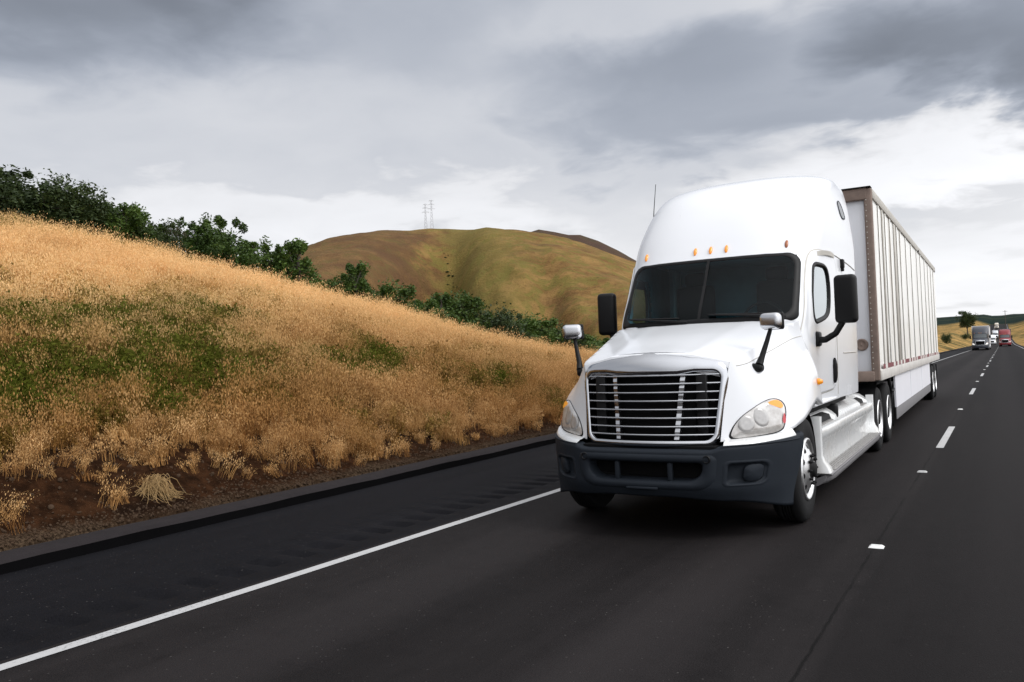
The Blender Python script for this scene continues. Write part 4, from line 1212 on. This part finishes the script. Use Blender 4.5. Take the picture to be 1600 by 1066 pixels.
def pylon(az, dist, h, label):
    b = hill_point(az, dist); r = empty('power_pylon', (b[0], b[1], b[2]-.5), -az); tag(r, label, 'pylon', 'pylons on the hill top')
    mb = MB(); w = 2.6
    def leg(z): k = 1-.72*min(z/(h*.72), 1); return w*k
    for sx in (-1, 1):
        for sy in (-1, 1):
            mb.tube([(sx*leg(z), sy*leg(z), z) for z in (0, h*.35, h*.72, h)], .20, 4)
    lv = [0, .14, .27, .39, .5, .6, .69, .77, .85, .93, 1.0]
    for a, c in zip(lv, lv[1:]):
        za, zc = a*h, c*h
        for s1 in (-1, 1):
            mb.tube([(-leg(za), s1*leg(za), za), (leg(zc), s1*leg(zc), zc)], .11, 4); mb.tube([(leg(za), s1*leg(za), za), (-leg(zc), s1*leg(zc), zc)], .11, 4)
            mb.tube([(s1*leg(za), -leg(za), za), (s1*leg(zc), leg(zc), zc)], .11, 4)
    mb.build('lattice_tower', M['galv'], r)
    for z, L in ((h*.76, 4.2), (h*.88, 3.4), (h*.985, 2.6)):
        mb = MB(); mb.tube([(-L, 0, z+.3), (0, 0, z+1.0), (L, 0, z+.3)], .16, 4); mb.tube([(-L, 0, z), (L, 0, z)], .16, 4)
        for sx in (-1, 1): mb.tube([(sx*L, 0, z), (sx*L, 0, z-1.3)], .12, 4)
        mb.build('cross_arm', M['galv'], r)
pylon(-.6365, 985, 42, 'grey lattice pylon standing left of its twin on the brown hill top')
pylon(-.6290, 975, 44, 'grey lattice pylon standing right of its twin on the brown hill top')

# ------------------------------------------------------------------ foliage
def leaf_material(name, dark, light, tr=.25):
    m, t = newmat(name)
    P = t.n('ShaderNodeNewGeometry').outputs['Position']
    oi = t.n('ShaderNodeObjectInfo').outputs['Random']
    n = t.noise(P, 2.2, 4, .65); n2 = t.noise(P, 17, 2, .6)
    f = t.math('ADD', t.math('MULTIPLY', t.sm(n, .35, .68), .65), t.math('MULTIPLY', n2, .45))
    f = t.math('MULTIPLY_ADD', t.math('SUBTRACT', oi, .5), .30, f, clamp=True)
    c = t.mix(f, dark, light)
    d = t.n('ShaderNodeBsdfPrincipled'); t.set(d.inputs['Base Color'], c); d.inputs['Roughness'].default_value = .55; d.inputs['Specular IOR Level'].default_value = .25
    tl = t.n('ShaderNodeBsdfTranslucent', Color=c)
    mx = t.n('ShaderNodeMixShader'); mx.inputs[0].default_value = tr
    t.t.links.new(d.outputs[0], mx.inputs[1]); t.t.links.new(tl.outputs[0], mx.inputs[2])
    o = t.n('ShaderNodeOutputMaterial'); t.t.links.new(mx.outputs[0], o.inputs[0])
    return m
M['leaf'] = leaf_material('bush_leaves', (.018, .038, .008), (.085, .140, .024))
M['leaf_dark'] = leaf_material('dark_leaves', (.015, .026, .009), (.060, .088, .024))
M['leaf_red'] = leaf_material('dry_shrub_leaves', (.040, .030, .018), (.085, .070, .035))
M['bark'] = simple('bark', (.060, .048, .038), .9, var=.3, scale=9, bump=.3)

def rand_unit(n, rng):
    v = rng.normal(size=(n, 3)); return v/np.linalg.norm(v, axis=1)[:, None]
def leaves_mesh(name, C, size, rng, mat, up=.35, aspect=.48):
    """C: centres (n,3). each leaf one folded pair of quads"""
    n = len(C); a = rand_unit(n, rng); a[:, 2] = a[:, 2]*.8+up; a /= np.linalg.norm(a, axis=1)[:, None]
    b = np.cross(a, rand_unit(n, rng)); b /= np.linalg.norm(b, axis=1)[:, None]+1e-9
    L = size*(.6+.8*rng.random(n))[:, None]; W = L*aspect
    v0 = C-a*L*.5; v1 = C+b*W*.5; v2 = C+a*L*.5; v3 = C-b*W*.5
    V = np.stack([v0, v1, v2, v3], 1).reshape(-1, 3)
    return fast_mesh(name, V, np.arange(4*n).reshape(n, 4), mat)
def bush_proto(seed, H, W, nclump, nleaf, size, mat, twiggy=.3, low=.0, name='bush', flat=1.0):
    """returns (foliage mesh, stem mesh): branching stems carry leaf clumps, with gaps between"""
    rng = np.random.default_rng(seed); pts = []; mb = MB()
    ns = 5
    tips = []
    for k in range(ns):
        a = 2*PI*k/ns+rng.random()*.9; lean = .15+.55*rng.random()
        hgt = H*(.62+.36*rng.random()); r = W*.5*lean
        p0 = np.array([.05*math.cos(a), .05*math.sin(a), -.25]); p1 = np.array([r*.45*math.cos(a), r*.45*math.sin(a), hgt*.45]); p2 = np.array([r*math.cos(a), r*math.sin(a), hgt*.93])
        mb.tube([p0, (p0+p1)/2+rng.normal(size=3)*.03, p1, (p1+p2)/2+rng.normal(size=3)*.06, p2], [.05, .042, .032, .02, .008], 6)
        tips.append((p1, p2))
    cl = []
    for k in range(nclump):
        p1, p2 = tips[k % ns]; t = rng.random()**.7
        c = p1+(p2-p1)*(t*1.05-.35*rng.random())+rng.normal(size=3)*np.array([W*.17, W*.17, H*.09])
        c[2] = max(c[2], H*(low+.08))
        rad = (.20+.26*rng.random())*W*.5
        # spires stand out of the top of the crown
        if rng.random() < twiggy: c = p2+np.array([rng.normal()*W*.16, rng.normal()*W*.16, H*.10*rng.random()]); rad *= .42
        cl.append((c, rad)); 
        if k % 2 == 0:
            q = p1*.5+p2*.5; mb.tube([q, (q+c)/2+rng.normal(size=3)*.04, c], [.018, .012, .005], 4)
    for k in range(nclump//2):      # skirt of foliage down to the ground
        a = rng.random()*6.283; q = W*.36*math.sqrt(rng.random()); cl.append((np.array([q*math.cos(a), q*math.sin(a), H*(.10+.5*rng.random())]), W*(.12+.10*rng.random())))
    per = nleaf//nclump; out = []
    for c, rad in cl:
        d = rand_unit(per, rng)*(rng.random(per)**.45)[:, None]*rad
        d[:, 2] *= 1.25
        out.append(c+d)
    C = np.concatenate(out); C[:, 2] = np.maximum(C[:, 2], .03)
    return leaves_mesh(name+'_leaves', C, size, rng, mat), mb, H, W
PROT = []
for k, (H, W, nc, nl, sz, mt, tw) in enumerate([(2.4, 2.3, 60, 6600, .115, 'leaf_dark', .12), (2.3, 2.0, 52, 5600, .11, 'leaf', .25), (2.4, 1.7, 44, 4600, .105, 'leaf', .35), (2.2, 2.5, 62, 6200, .11, 'leaf_dark', .16), (2.6, 1.25, 30, 2600, .11, 'leaf', .5), (2.2, 2.1, 50, 5200, .12, 'leaf', .2)]):
    lm, mb, H, W = bush_proto(100+k, H, W, nc, int(nl*1.25), sz, M[mt], tw)
    st = mb.build('stems', M['bark']); sme = st.data; bpy.data.objects.remove(st)
    PROT.append((lm, sme, H, W))
lm, mb, H, W = bush_proto(140, 2.0, 1.5, 34, 1500, .08, M['leaf_red'], .5)
for k in range(26):
    a = random.random()*6.28; r_ = random.random()*.5; mb.tube([(r_*.4*math.cos(a), r_*.4*math.sin(a), 0), (r_*math.cos(a), r_*math.sin(a), 1.0), (1.3*r_*math.cos(a+.2), 1.3*r_*math.sin(a+.2), 1.6+.7*random.random())], [.014, .010, .004], 4)
st = mb.build('stems', M['bark']); SCRUB = (lm, st.data, 2.0, 1.5); bpy.data.objects.remove(st)

def plant(name, pro, x, y, h, w, label, cat, group, rz=None, dz=-.05, zbase=None):
    z = float(ground_z(np.array(x), np.array(y))) if zbase is None else zbase
    r = empty(name, (x, y, z+dz), random.random()*6.28 if rz is None else rz)
    r.scale = (w/pro[3], w/pro[3], h/pro[2]); tag(r, label, cat, group)
    link('crown', pro[0], r); link('stems', pro[1], r)
    return r
G1 = 'bushes and small trees along the ridge'
RIDGE = [  # x, y, height, width, prototype, label
 (-25.6, 5.4, 2.35, 2.6, 0, 'dark spreading tree at the left end of the ridge row, cut by the edge'),
 (-25.3, 7.0, 2.25, 2.6, 3, 'dense dark tree second from the left edge in the ridge row'),
 (-25.1, 8.3, 2.35, 2.5, 0, 'broad dark tree with rounded crown, third along the ridge from the left edge'),
 (-25.2, 9.4, 2.45, 2.4, 3, 'dark tree with a short bare trunk showing under its crown on the golden slope'),
 (-25.6, 10.0, 2.4, 2.2, 0, 'dark tree closing the big left clump, just before the slender sapling'),
 (-25.3, 10.4, 2.20, .95, 4, 'slender upright sapling between the big left clump and the next bushes'),
 (-25.2, 11.1, 2.25, 1.9, 1, 'green bush with a pointed top just right of the slender sapling'),
 (-25.4, 12.0, 2.35, 1.8, 5, 'leafy mid green bush in the middle of the second ridge clump'),
 (-25.2, 12.8, 2.15, 1.9, 3, 'dark rounded bush ending the second ridge clump, before the bare twigs'),
 (-25.3, 15.0, 2.20, 1.6, 5, 'green bush beside the bare reddish scrub, left of the tall pointed bush'),
 (-25.2, 15.75, 2.95, 1.55, 2, 'tall bush with a pointed leader rising above the third ridge clump'),
 (-25.3, 16.6, 2.40, 1.7, 1, 'green bush directly right of the tall pointed bush'),
 (-25.2, 17.75, 2.75, 1.6, 2, 'upright dark bush ending the third ridge clump before the gap of sky'),
 (-24.5, 19.35, 3.0, 1.9, 2, 'lone open bush with two upright spires against the sky left of the brown hill'),
 (-23.2, 21.9, 2.75, 1.7, 2, 'ragged bush with a tall spire standing against the left foot of the brown hill'),
 (-23.6, 21.1, 1.95, 1.2, 1, 'small bush leaning against the left side of the ragged spired bush'),
 (-22.5, 23.8, 2.30, 2.0, 5, 'rounded green bush below the gully of the brown hill'),
 (-22.4, 25.9, 2.25, 1.9, 1, 'bush right of the rounded one below the gully, first of the lowering hedge'),
]
for i, (x, y, h, w, k, lab) in enumerate(RIDGE): plant('ridge_bush', PROT[k], x+.5, y, h+(-.15 if i < 9 else .15 if i < 13 else .45), w*(1.2 if i < 9 else 1.5), lab, 'bush', G1)
for x, y, h, w, lab in [(-25.4, 13.4, 1.75, 1.5, 'thin reddish scrub with few leaves right of the second ridge clump'), (-25.3, 14.0, 2.2, 1.3, 'bare twiggy shrub rising as grey stems in the gap between ridge clumps'), (-24.9, 18.5, 1.9, 1.1, 'sparse twiggy shrub between the third ridge clump and the lone open bush'), (-23.9, 20.4, 1.9, 1.1, 'sparse brown shrub right of the lone open bush')]:
    plant('dry_shrub', SCRUB, x, y, h, w, lab, 'shrub', 'sparse dry shrubs on the ridge')
HG = [(28.1, 2.2, 2.2), (29.9, 2.35, 2.2), (31.6, 1.95, 2.3), (33.7, 1.9, 2.4), (35.6, 1.8, 2.3), (37.6, 1.75, 2.4), (39.5, 1.65, 2.4), (41.4, 1.5, 2.4), (43.2, 1.4, 2.4), (45.4, 1.35, 2.6), (47.8, 1.3, 2.6), (50.5, 1.3, 2.8), (53.5, 1.3, 3.0)]
for i, (y, h, w) in enumerate(HG):
    plant('hedge_bush', PROT[(1, 5, 0, 3)[i % 4]], -22.25+.022*(y-28)*1.3, y, h+1.15, w*1.6, 'low dark green bush in the unbroken hedge along the foot of the brown hill', 'bush', 'bushes of the low hedge')
# shrubs in the gully of the brown hill
tiny = leaves_mesh('gully_leaves', rand_unit(260, RNG)*np.array([1.5, 1.5, .9])+np.array([0, 0, .8]), .9, RNG, M['leaf_dark'])
for k in range(46):
    t = random.random()**1.5; az = -.628+.024*t+random.gauss(0, .010); dist = 650+150*t+random.gauss(0, 18)
    q = hill_point(az, dist); o = link('hill_shrub', tiny); o.location = q; sc = .35+.65*random.random()**1.5; o.scale = (sc, sc, sc*.8); o.rotation_euler = (0, 0, random.random()*6)
    tag(o, 'tiny dark shrub dotted in the gully of the brown hill', 'shrub', 'shrubs in the hill gully')
# far tree behind the grey truck, scrub bush behind the trailer
lm, mb, H, W = bush_proto(171, 5.0, 5.4, 60, 5200, .34, M['leaf_dark'], .15, .12, 'tree')
z0 = float(ground_z(np.array(-6.2), np.array(400.)))
tr = empty('roadside_tree', (-6.2, 400, z0-.1)); tag(tr, 'tall dark tree with split crown on the golden bank beyond the grey truck', 'tree')
cr = link('crown', lm, tr); cr.location = (0, 0, 3.6); cr.scale = (1.35, 1.35, 1.35)
mb2 = MB(); mb2.tube([(0, 0, -.5), (.1, 0, 1.5), (-.05, .05, 3.2), (.5, 0, 5.0)], [.32, .26, .22, .12], 8); mb2.tube([(-.05, .05, 3.0), (-1.0, 0, 5.0), (-1.5, .1, 6.6)], [.2, .14, .06], 8); mb2.tube([(.1, 0, 3.1), (1.1, .2, 5.0), (1.6, 0, 6.8)], [.2, .14, .06], 8)
mb2.build('trunk', M['bark'], tr)
lm, mb, H, W = bush_proto(181, 2.9, 3.4, 40, 2600, .2, M['leaf_dark'], .05)
st = mb.build('stems', M['bark']); sd_ = st.data; bpy.data.objects.remove(st)
plant('roadside_bush', (lm, sd_, 2.9, 3.4), -6.2, 205, 2.6, 2.4, 'dark round bush on the golden bank just past the end of the trailer', 'bush', None)
plant('roadside_bush', (lm, sd_, 2.9, 3.4), -5.4, 330, 2.2, 3.4, 'low olive bush on the golden bank at the foot of the tall tree', 'bush', None)

# ------------------------------------------------------------------ grass
def grass_material():
    m, t = newmat('wild_oats')
    A = t.n('ShaderNodeAttribute', _attribute_type='INSTANCER', _attribute_name='tint').outputs['Fac']
    B = t.n('ShaderNodeAttribute', _attribute_type='INSTANCER', _attribute_name='warm').outputs['Fac']
    K = t.n('ShaderNodeAttribute', _attribute_type='GEOMETRY', _attribute_name='part').outputs['Fac']
    P = t.n('ShaderNodeNewGeometry').outputs['Position']
    n = t.noise(P, 9, 3, .6)
    gold = t.mix(n, (.52, .275, .090), (.88, .54, .22))
    brown = t.mix(n, (.090, .036, .010), (.300, .130, .038))
    green = t.mix(n, (.028, .042, .004), (.100, .118, .014))
    c = t.mix(B, gold, brown)
    c = t.mix(A, c, green)
    c = t.mix(t.math('MULTIPLY', K, t.math('MULTIPLY_ADD', A, -.42, .72)), c, t.mix(B, (.93, .64, .33), (.50, .275, .098)))   # seed heads bleach paler than the stems
    d = t.n('ShaderNodeBsdfPrincipled'); t.set(d.inputs['Base Color'], c); d.inputs['Roughness'].default_value = .8; d.inputs['Specular IOR Level'].default_value = .04
    tl = t.n('ShaderNodeBsdfTranslucent', Color=c)
    mx = t.n('ShaderNodeMixShader'); mx.inputs[0].default_value = .2
    t.t.links.new(d.outputs[0], mx.inputs[1]); t.t.links.new(tl.outputs[0], mx.inputs[2])
    o = t.n('ShaderNodeOutputMaterial'); t.t.links.new(mx.outputs[0], o.inputs[0])
    return m
M['grass'] = grass_material()
TUFTS = bpy.data.collections.new('grass_tufts')
def tuft(i, nst, h0, h1, rad, seeds, broad, wid):
    rng = np.random.default_rng(300+i); V = []; F = []; Pt = []
    def quad(a, b, c, d, part):
        k = len(V); V.extend([a, b, c, d]); F.append((k, k+1, k+2, k+3)); Pt.extend([part]*4)
    for k in range(nst):
        a = rng.random()*6.283; r = rad*math.sqrt(rng.random()); base = np.array([r*math.cos(a), r*math.sin(a), -.05])
        h = h0+(h1-h0)*rng.random(); la = rng.random()*6.283; lean = (.10+.35*rng.random())*h
        dirv = np.array([math.cos(la), math.sin(la), 0]); sd = np.array([-math.sin(la+1.2), math.cos(la+1.2), 0])
        w = wid*(.7+.6*rng.random()); pts = []
        for q in range(5):
            t = q/4; pts.append(base+np.array([0, 0, h*t*(1-.12*t*t)])+dirv*lean*t**2.2)
        for q in range(4):
            wa = w*(1-.75*(q/4) if not broad else (.5+math.sin(PI*(q+.3)/4.6))); wb = w*(1-.75*((q+1)/4) if not broad else (.5+math.sin(PI*(q+1.3)/4.6))*(0.1 if q == 3 else 1))
            quad(pts[q]-sd*wa, pts[q]+sd*wa, pts[q+1]+sd*wb, pts[q+1]-sd*wb, 0.0)
        if broad:      # leafy weed: small leaves all the way up the stem
            for j in range(9):
                t = .15+.85*rng.random(); ix = min(int(t*4), 3); p = pts[ix]+(pts[ix+1]-pts[ix])*(t*4-ix)
                o = rand_unit(1, rng)[0]; o[2] = abs(o[2])*.7+.1; o /= np.linalg.norm(o); s2 = np.cross(o, rand_unit(1, rng)[0]); s2 /= np.linalg.norm(s2)+1e-9
                L = .035+.045*rng.random(); quad(p, p+o*L*.5+s2*L*.22, p+o*L, p+o*L*.5-s2*L*.22, 0.0)
        if rng.random() < seeds:
            for j in range(int(5+5*rng.random())):
                t = 1-.42*rng.random(); idx = min(int(t*4), 3); p = pts[idx]+(pts[idx+1]-pts[idx])*(t*4-idx)
                b = rng.random()*6.283; o = np.array([math.cos(b), math.sin(b), 0])*(.02+.055*rng.random()); p = p+o+np.array([0, 0, -.012])
                L = .022+.020*rng.random(); dn = np.array([o[0]*.5, o[1]*.5, -1]); dn /= np.linalg.norm(dn); s2 = np.cross(dn, rand_unit(1, rng)[0]); s2 /= np.linalg.norm(s2)+1e-9
                quad(p, p+dn*L*.5+s2*L*.24, p+dn*L*1.15, p+dn*L*.5-s2*L*.24, 1.0)
    me = fast_mesh('tuft', np.array(V), np.array(F), M['grass'])
    at = me.attributes.new('part', 'FLOAT', 'POINT'); at.data.foreach_set('value', np.array(Pt, np.float32))
    o = bpy.data.objects.new('grass_tuft_%02d' % i, me); TUFTS.objects.link(o)
# 0-3 oats, 4-5 short dry thatch, 6-7 green weeds
for i, a in enumerate([(34, .42, .80, .20, .8, False, .0035), (30, .35, .72, .22, .9, False, .0035), (38, .30, .66, .20, .7, False, .004), (26, .45, .86, .18, .9, False, .0035),
                       (60, .14, .36, .22, .1, False, .005), (54, .18, .42, .24, .2, False, .005), (30, .16, .46, .22, 0, True, .006), (26, .18, .52, .24, 0, True, .006)]): tuft(i, *a)

def scatter(name, pts, rot, scl, idx, attrs, coll, kind='stuff'):
    me = bpy.data.meshes.new(name); n = len(pts)
    me.vertices.add(n); me.vertices.foreach_set('co', np.asarray(pts, np.float32).ravel())
    def at(nm, ty, data):
        a = me.attributes.new(nm, ty, 'POINT'); a.data.foreach_set('vector' if ty == 'FLOAT_VECTOR' else 'value', np.asarray(data).ravel())
    at('rot', 'FLOAT_VECTOR', np.asarray(rot, np.float32)); at('scl', 'FLOAT', np.asarray(scl, np.float32)); at('pick', 'INT', np.asarray(idx, np.int32))
    for k, v in attrs.items(): at(k, 'FLOAT', np.asarray(v, np.float32))
    o = link(name, me); tag(o, kind=kind)
    ng = bpy.data.node_groups.new(name+'_scatter', 'GeometryNodeTree')
    ng.interface.new_socket('Geometry', in_out='INPUT', socket_type='NodeSocketGeometry'); ng.interface.new_socket('Geometry', in_out='OUTPUT', socket_type='NodeSocketGeometry')
    N = ng.nodes; gi = N.new('NodeGroupInput'); go = N.new('NodeGroupOutput'); ip = N.new('GeometryNodeInstanceOnPoints'); ci = N.new('GeometryNodeCollectionInfo')
    ci.inputs['Collection'].default_value = coll; ci.inputs['Separate Children'].default_value = True; ci.inputs['Reset Children'].default_value = True
    def na(nm, ty):
        a = N.new('GeometryNodeInputNamedAttribute'); a.data_type = ty; a.inputs['Name'].default_value = nm; return [q for q in a.outputs if q.enabled][0]
    Lk = ng.links.new
    Lk(gi.outputs[0], ip.inputs['Points']); Lk(ci.outputs[0], ip.inputs['Instance']); ip.inputs['Pick Instance'].default_value = True
    Lk(na('pick', 'INT'), ip.inputs['Instance Index']); Lk(na('rot', 'FLOAT_VECTOR'), ip.inputs['Rotation']); Lk(na('scl', 'FLOAT'), ip.inputs['Scale'])
    Lk(ip.outputs[0], go.inputs[0])
    md = o.modifiers.new('scatter', 'NODES'); md.node_group = ng
    return o

def grass_edge(Y): return np.interp(Y, [-8, -2.5, -1, 0, .6, 1.6, 3, 5, 9, 20], [1.65, 1.55, 1.5, 1.3, .75, .42, .40, .40, .45, .45])
GREEN = [(-9.3, 2.3, 1.7, 2.2, 1.0), (-8.3, 1.9, 1.0, 1.2, .9), (-10.8, 2.6, 1.4, 2.0, .85), (-8.9, 5.9, .9, 1.4, 1.0), (-9.4, 7.4, .8, 1.4, .85), (-11.7, .6, 1.8, 1.7, .9), (-8.6, -.9, 1.3, 1.6, 1.0), (-8.1, .3, .9, 1.2, .85), (-11.8, 2.4, 1.7, 1.8, .7), (-8.0, 9.8, .8, 1.7, .6), (-12.8, 5.5, 1.6, 2.2, .5), (-9.9, -1.8, 1.6, 1.6, .95), (-7.0, 7.6, .5, 1.3, .45), (-14.0, 2.5, 1.5, 2.0, .45), (-9.6, 12.5, .9, 2.5, .35)]
def make_grass():
    rng = np.random.default_rng(77); out = []
    N = 150000
    Y = -8+(rng.random(N)**1.5)*88; d = .3+rng.random(N)*25
    X = -5.12+lane_x(np.clip(Y-8, 0, None))-d
    dist = np.hypot(X-CAM.x, Y-CAM.y)
    D = 18.8
    # target density per square metre falls with distance
    pdf = 1.5**-1*((np.clip(Y+8, .05, None)/88)**(1/1.5-1))/88/25*N
    want = np.interp(dist, [8, 12, 18, 30, 60, 95], [23, 22, 19, 13, 6, 3.5])
    keep = rng.random(N) < want/pdf
    edge = grass_edge(Y)+fbm(X*.8, Y*1.6, 3, 31)*1.1
    keep &= d > edge
    keep &= d < D+3.2
    # not left of the frame by more than a few metres
    az = np.arctan2(X-CAM.x, Y-CAM.y); keep &= az > -1.32
    X, Y, d, dist, edge = X[keep], Y[keep], d[keep], dist[keep], edge[keep]
    n = len(X); Z = ground_z(X, Y)
    g = np.zeros(n)
    for gx, gy, rx, ry, k in GREEN: g = np.maximum(g, k*np.exp(-(((X-gx)/rx)**2+((Y-gy)/ry)**2)**1.3))
    g = np.clip(g*1.38+fbm(X*.9, Y*.9, 4, 41)*1.8*npss(.05, .4, g), 0, 1)
    ol = np.clip(.30+fbm(X*.35, Y*.35, 3, 44)*1.2, 0, 1)*npss(15, 8, dist)*0+np.clip(.16+fbm(X*.5, Y*.5, 4, 44)*2.0, 0, .55)*(1-npss(7.5, 12, d))
    ridge = npss(14.0, 18.0, d)*1.0
    tint = np.clip(np.maximum(np.maximum(g, ol), ridge*(.4+.9*vnoise(X*.8, Y*.5, 51)))*(.75+.5*rng.random(n)), 0, 1)
    warm = np.clip(.95-npss(1.2, 9.5, d-edge)*.92+fbm(X*.6, Y*.6, 3, 61)*.7, 0, 1)*np.interp(Y, [6, 25], [1, .45])
    warm = np.clip(warm+(rng.random(n)-.5)*.35, 0, 1)
    u = rng.random(n)
    idx = np.where(u < .70, rng.integers(0, 4, n), rng.integers(4, 6, n))
    isg = (rng.random(n) < tint*.86); idx = np.where(isg, rng.integers(6, 8, n), idx)
    tint = np.where(isg, np.clip(tint+.15, 0, .95), tint*.62)
    sc = (.72+.5*rng.random(n))*np.interp(dist, [10, 40, 90], [1.0, 1.15, 1.4])*np.interp(d-edge, [0, .6, 2], [.55, .85, 1.0])
    rot = np.stack([(rng.random(n)-.5)*.3, (rng.random(n)-.5)*.3+.10, rng.random(n)*6.283], 1)
    scatter('dry_grass', np.stack([X, Y, Z], 1), rot, sc, idx, {'tint': tint, 'warm': warm}, TUFTS)
    print('grass tufts', n)
make_grass()
# sparse tufts and stalks hanging on the raw earth
def make_sparse():
    rng = np.random.default_rng(5); n = 1100
    Y = -6+rng.random(n)*22; d = .25+1.5*rng.random(n)**.8; X = -5.12+lane_x(np.clip(Y-8, 0, None))-d
    k = rng.random(n) < np.interp(d/grass_edge(Y), [0, .5, 1], [.07, .30, .95]); X, Y, d = X[k], Y[k], d[k]; n = len(X)
    scatter('dead_grass', np.stack([X, Y, ground_z(X, Y)], 1), np.stack([(rng.random(n)-.5)*.9, (rng.random(n)-.5)*.9, rng.random(n)*6.28], 1), .22+.45*rng.random(n)**1.5, rng.integers(0, 6, n), {'tint': np.zeros(n), 'warm': .3+.6*rng.random(n)}, TUFTS)
make_sparse()
# gravel and clods
STONES = bpy.data.collections.new('stones')
M['stone'] = simple('stone', (.050, .031, .019), .9, spec=.1, var=.5, scale=3, bump=.3)
for i in range(4):
    bm = bmesh.new(); bmesh.ops.create_icosphere(bm, subdivisions=2, radius=.5)
    for v in bm.verts: v.co = v.co*(1+.5*float(fbm(np.array(v.co.x*2+i*7), np.array(v.co.y*2+v.co.z*3), 3, i))); v.co.z *= .65
    me = bpy.data.meshes.new('stone'); bm.to_mesh(me); bm.free(); me.materials.append(M['stone']); STONES.objects.link(bpy.data.objects.new('stone_%d' % i, me))
def make_gravel():
    rng = np.random.default_rng(9); n = 9000
    Y = -7+rng.random(n)**1.3*37; d = np.abs(rng.normal(size=n)*.18)+.08; far_ = rng.random(n) < .28; d = np.where(far_, .2+1.7*rng.random(n), d)
    X = -5.12+lane_x(np.clip(Y-8, 0, None))-d
    s_ = np.where(far_, .018+.05*rng.random(n)**3, .012+.030*rng.random(n)**2)
    scatter('gravel', np.stack([X, Y, ground_z(X, Y)+.1*s_], 1), rng.random((n, 3))*6.28, s_, rng.integers(0, 4, n), {}, STONES)
make_gravel()
# pulled-up clump of straw lying on the bank
def straw():
    rng = np.random.default_rng(3); mb = MB()
    for k in range(110):
        a = .5+rng.normal()*.75; L = .16+.30*rng.random(); h = .04+.20*rng.random()**1.3; bend = rng.normal()*.10; px = rng.normal()*.05; py = rng.normal()*.06
        pts = []
        for q in range(8):
            t = q/7; u = (t-.25)*L
            pts.append((px+u*math.cos(a)-bend*math.sin(a)*t*t, py+u*math.sin(a)+bend*math.cos(a)*t*t, h*math.sin(PI*min(t*1.2, 1))*(.4+.6*math.sin(PI*t))+.012+.006*rng.normal()))
        mb.tube(pts, [.0035, .0035, .0035, .003, .003, .0025, .002, .0015], 4, 0, False)
    o = mb.build('straw_clump', M['straw'], None, False, False); x, y = -5.62, -1.05
    o.location = (x, y, float(ground_z(np.array(x), np.array(y)))+.0); o.rotation_euler = (0, .22, .2)
    tag(o, 'pale arched clump of dead straw lying on the bare earth above the kerb', 'straw clump')
M['straw'] = simple('straw', (.30, .19, .075), .8, var=.3, scale=20)
straw()

# ------------------------------------------------------------------ traffic in the distance
M['grey_paint'] = simple('grey_paint', (.022, .026, .038), .5, coat=.1); M['red_paint'] = simple('red_paint', (.17, .004, .010), .5, coat=.1); M['cream_paint'] = simple('cream_paint', (.55, .50, .42), .4); M['silver_paint'] = simple('silver_paint', (.55, .57, .60), .3, .3)
M['dark_trailer'] = simple('dark_trailer', (.06, .055, .065), .6); M['pale_trailer'] = simple('pale_trailer', (.55, .55, .56), .5)
def far_truck(x, y, body, bumper, label, lit=False, tmat='pale_trailer', tlabel=None, surround='satin', sc=(1, 1, 1), rot=-.0103):
    z = float(road_z(y))
    r = empty('semi_truck', (x, y, z), rot); r.scale = sc; tag(r, label, 'truck'); build_tractor(r, body, bumper, False, lit, surround)
    if tlabel:
        q = empty('semi_trailer', (x, y, z), rot); tag(q, tlabel, 'trailer'); build_trailer(q, 6.6, 14.6, False, tmat, tmat)
far_truck(1.12, 147, 'grey_paint', 'grey_paint', 'dark grey high-roof truck with lit headlights following far behind in the near lane', True, 'pale_trailer', 'pale box trailer behind the dark grey truck')
far_truck(5.45, 214, 'red_paint', 'red_paint', 'red sleeper truck driving in the right-hand lane far down the road', False, 'dark_trailer', 'dark trailer behind the red truck', 'satin')
far_truck(2.75, 292, 'white', 'silver_paint', 'low white truck half hidden behind the dark grey truck and its trailer', True, sc=(1, 1, .78))
far_truck(4.3, 425, 'silver_paint', 'silver_paint', 'small pale truck seen in the gap between the grey and the red trucks', False, 'pale_trailer', 'pale trailer behind the small pale truck in the gap')
far_truck(6.1, 640, 'cream_paint', 'cream_paint', 'tiny cream truck at the top of the rise, farthest of the traffic')
def pole(x, y, h, label):
    z = float(ground_z(np.array(x), np.array(y))); r = empty('utility_pole', (x, y, z)); tag(r, label, 'utility pole', 'utility poles beyond the road')
    MB().tube([(0, 0, -.5), (0, 0, h)], [.20, .14], 8).build('pole', M['bark'], r)
    mb = MB(); mb.box((0, 0, h-.8), (2.6, .14, .16), 0, .02); mb.build('cross_arm', M['bark'], r)
pole(10.9, 600, 13.0, 'thin dark utility pole rising behind the red truck'); pole(26, 700, 11, 'faint utility pole far right of the red truck, near the photo edge')
#@@NEXT
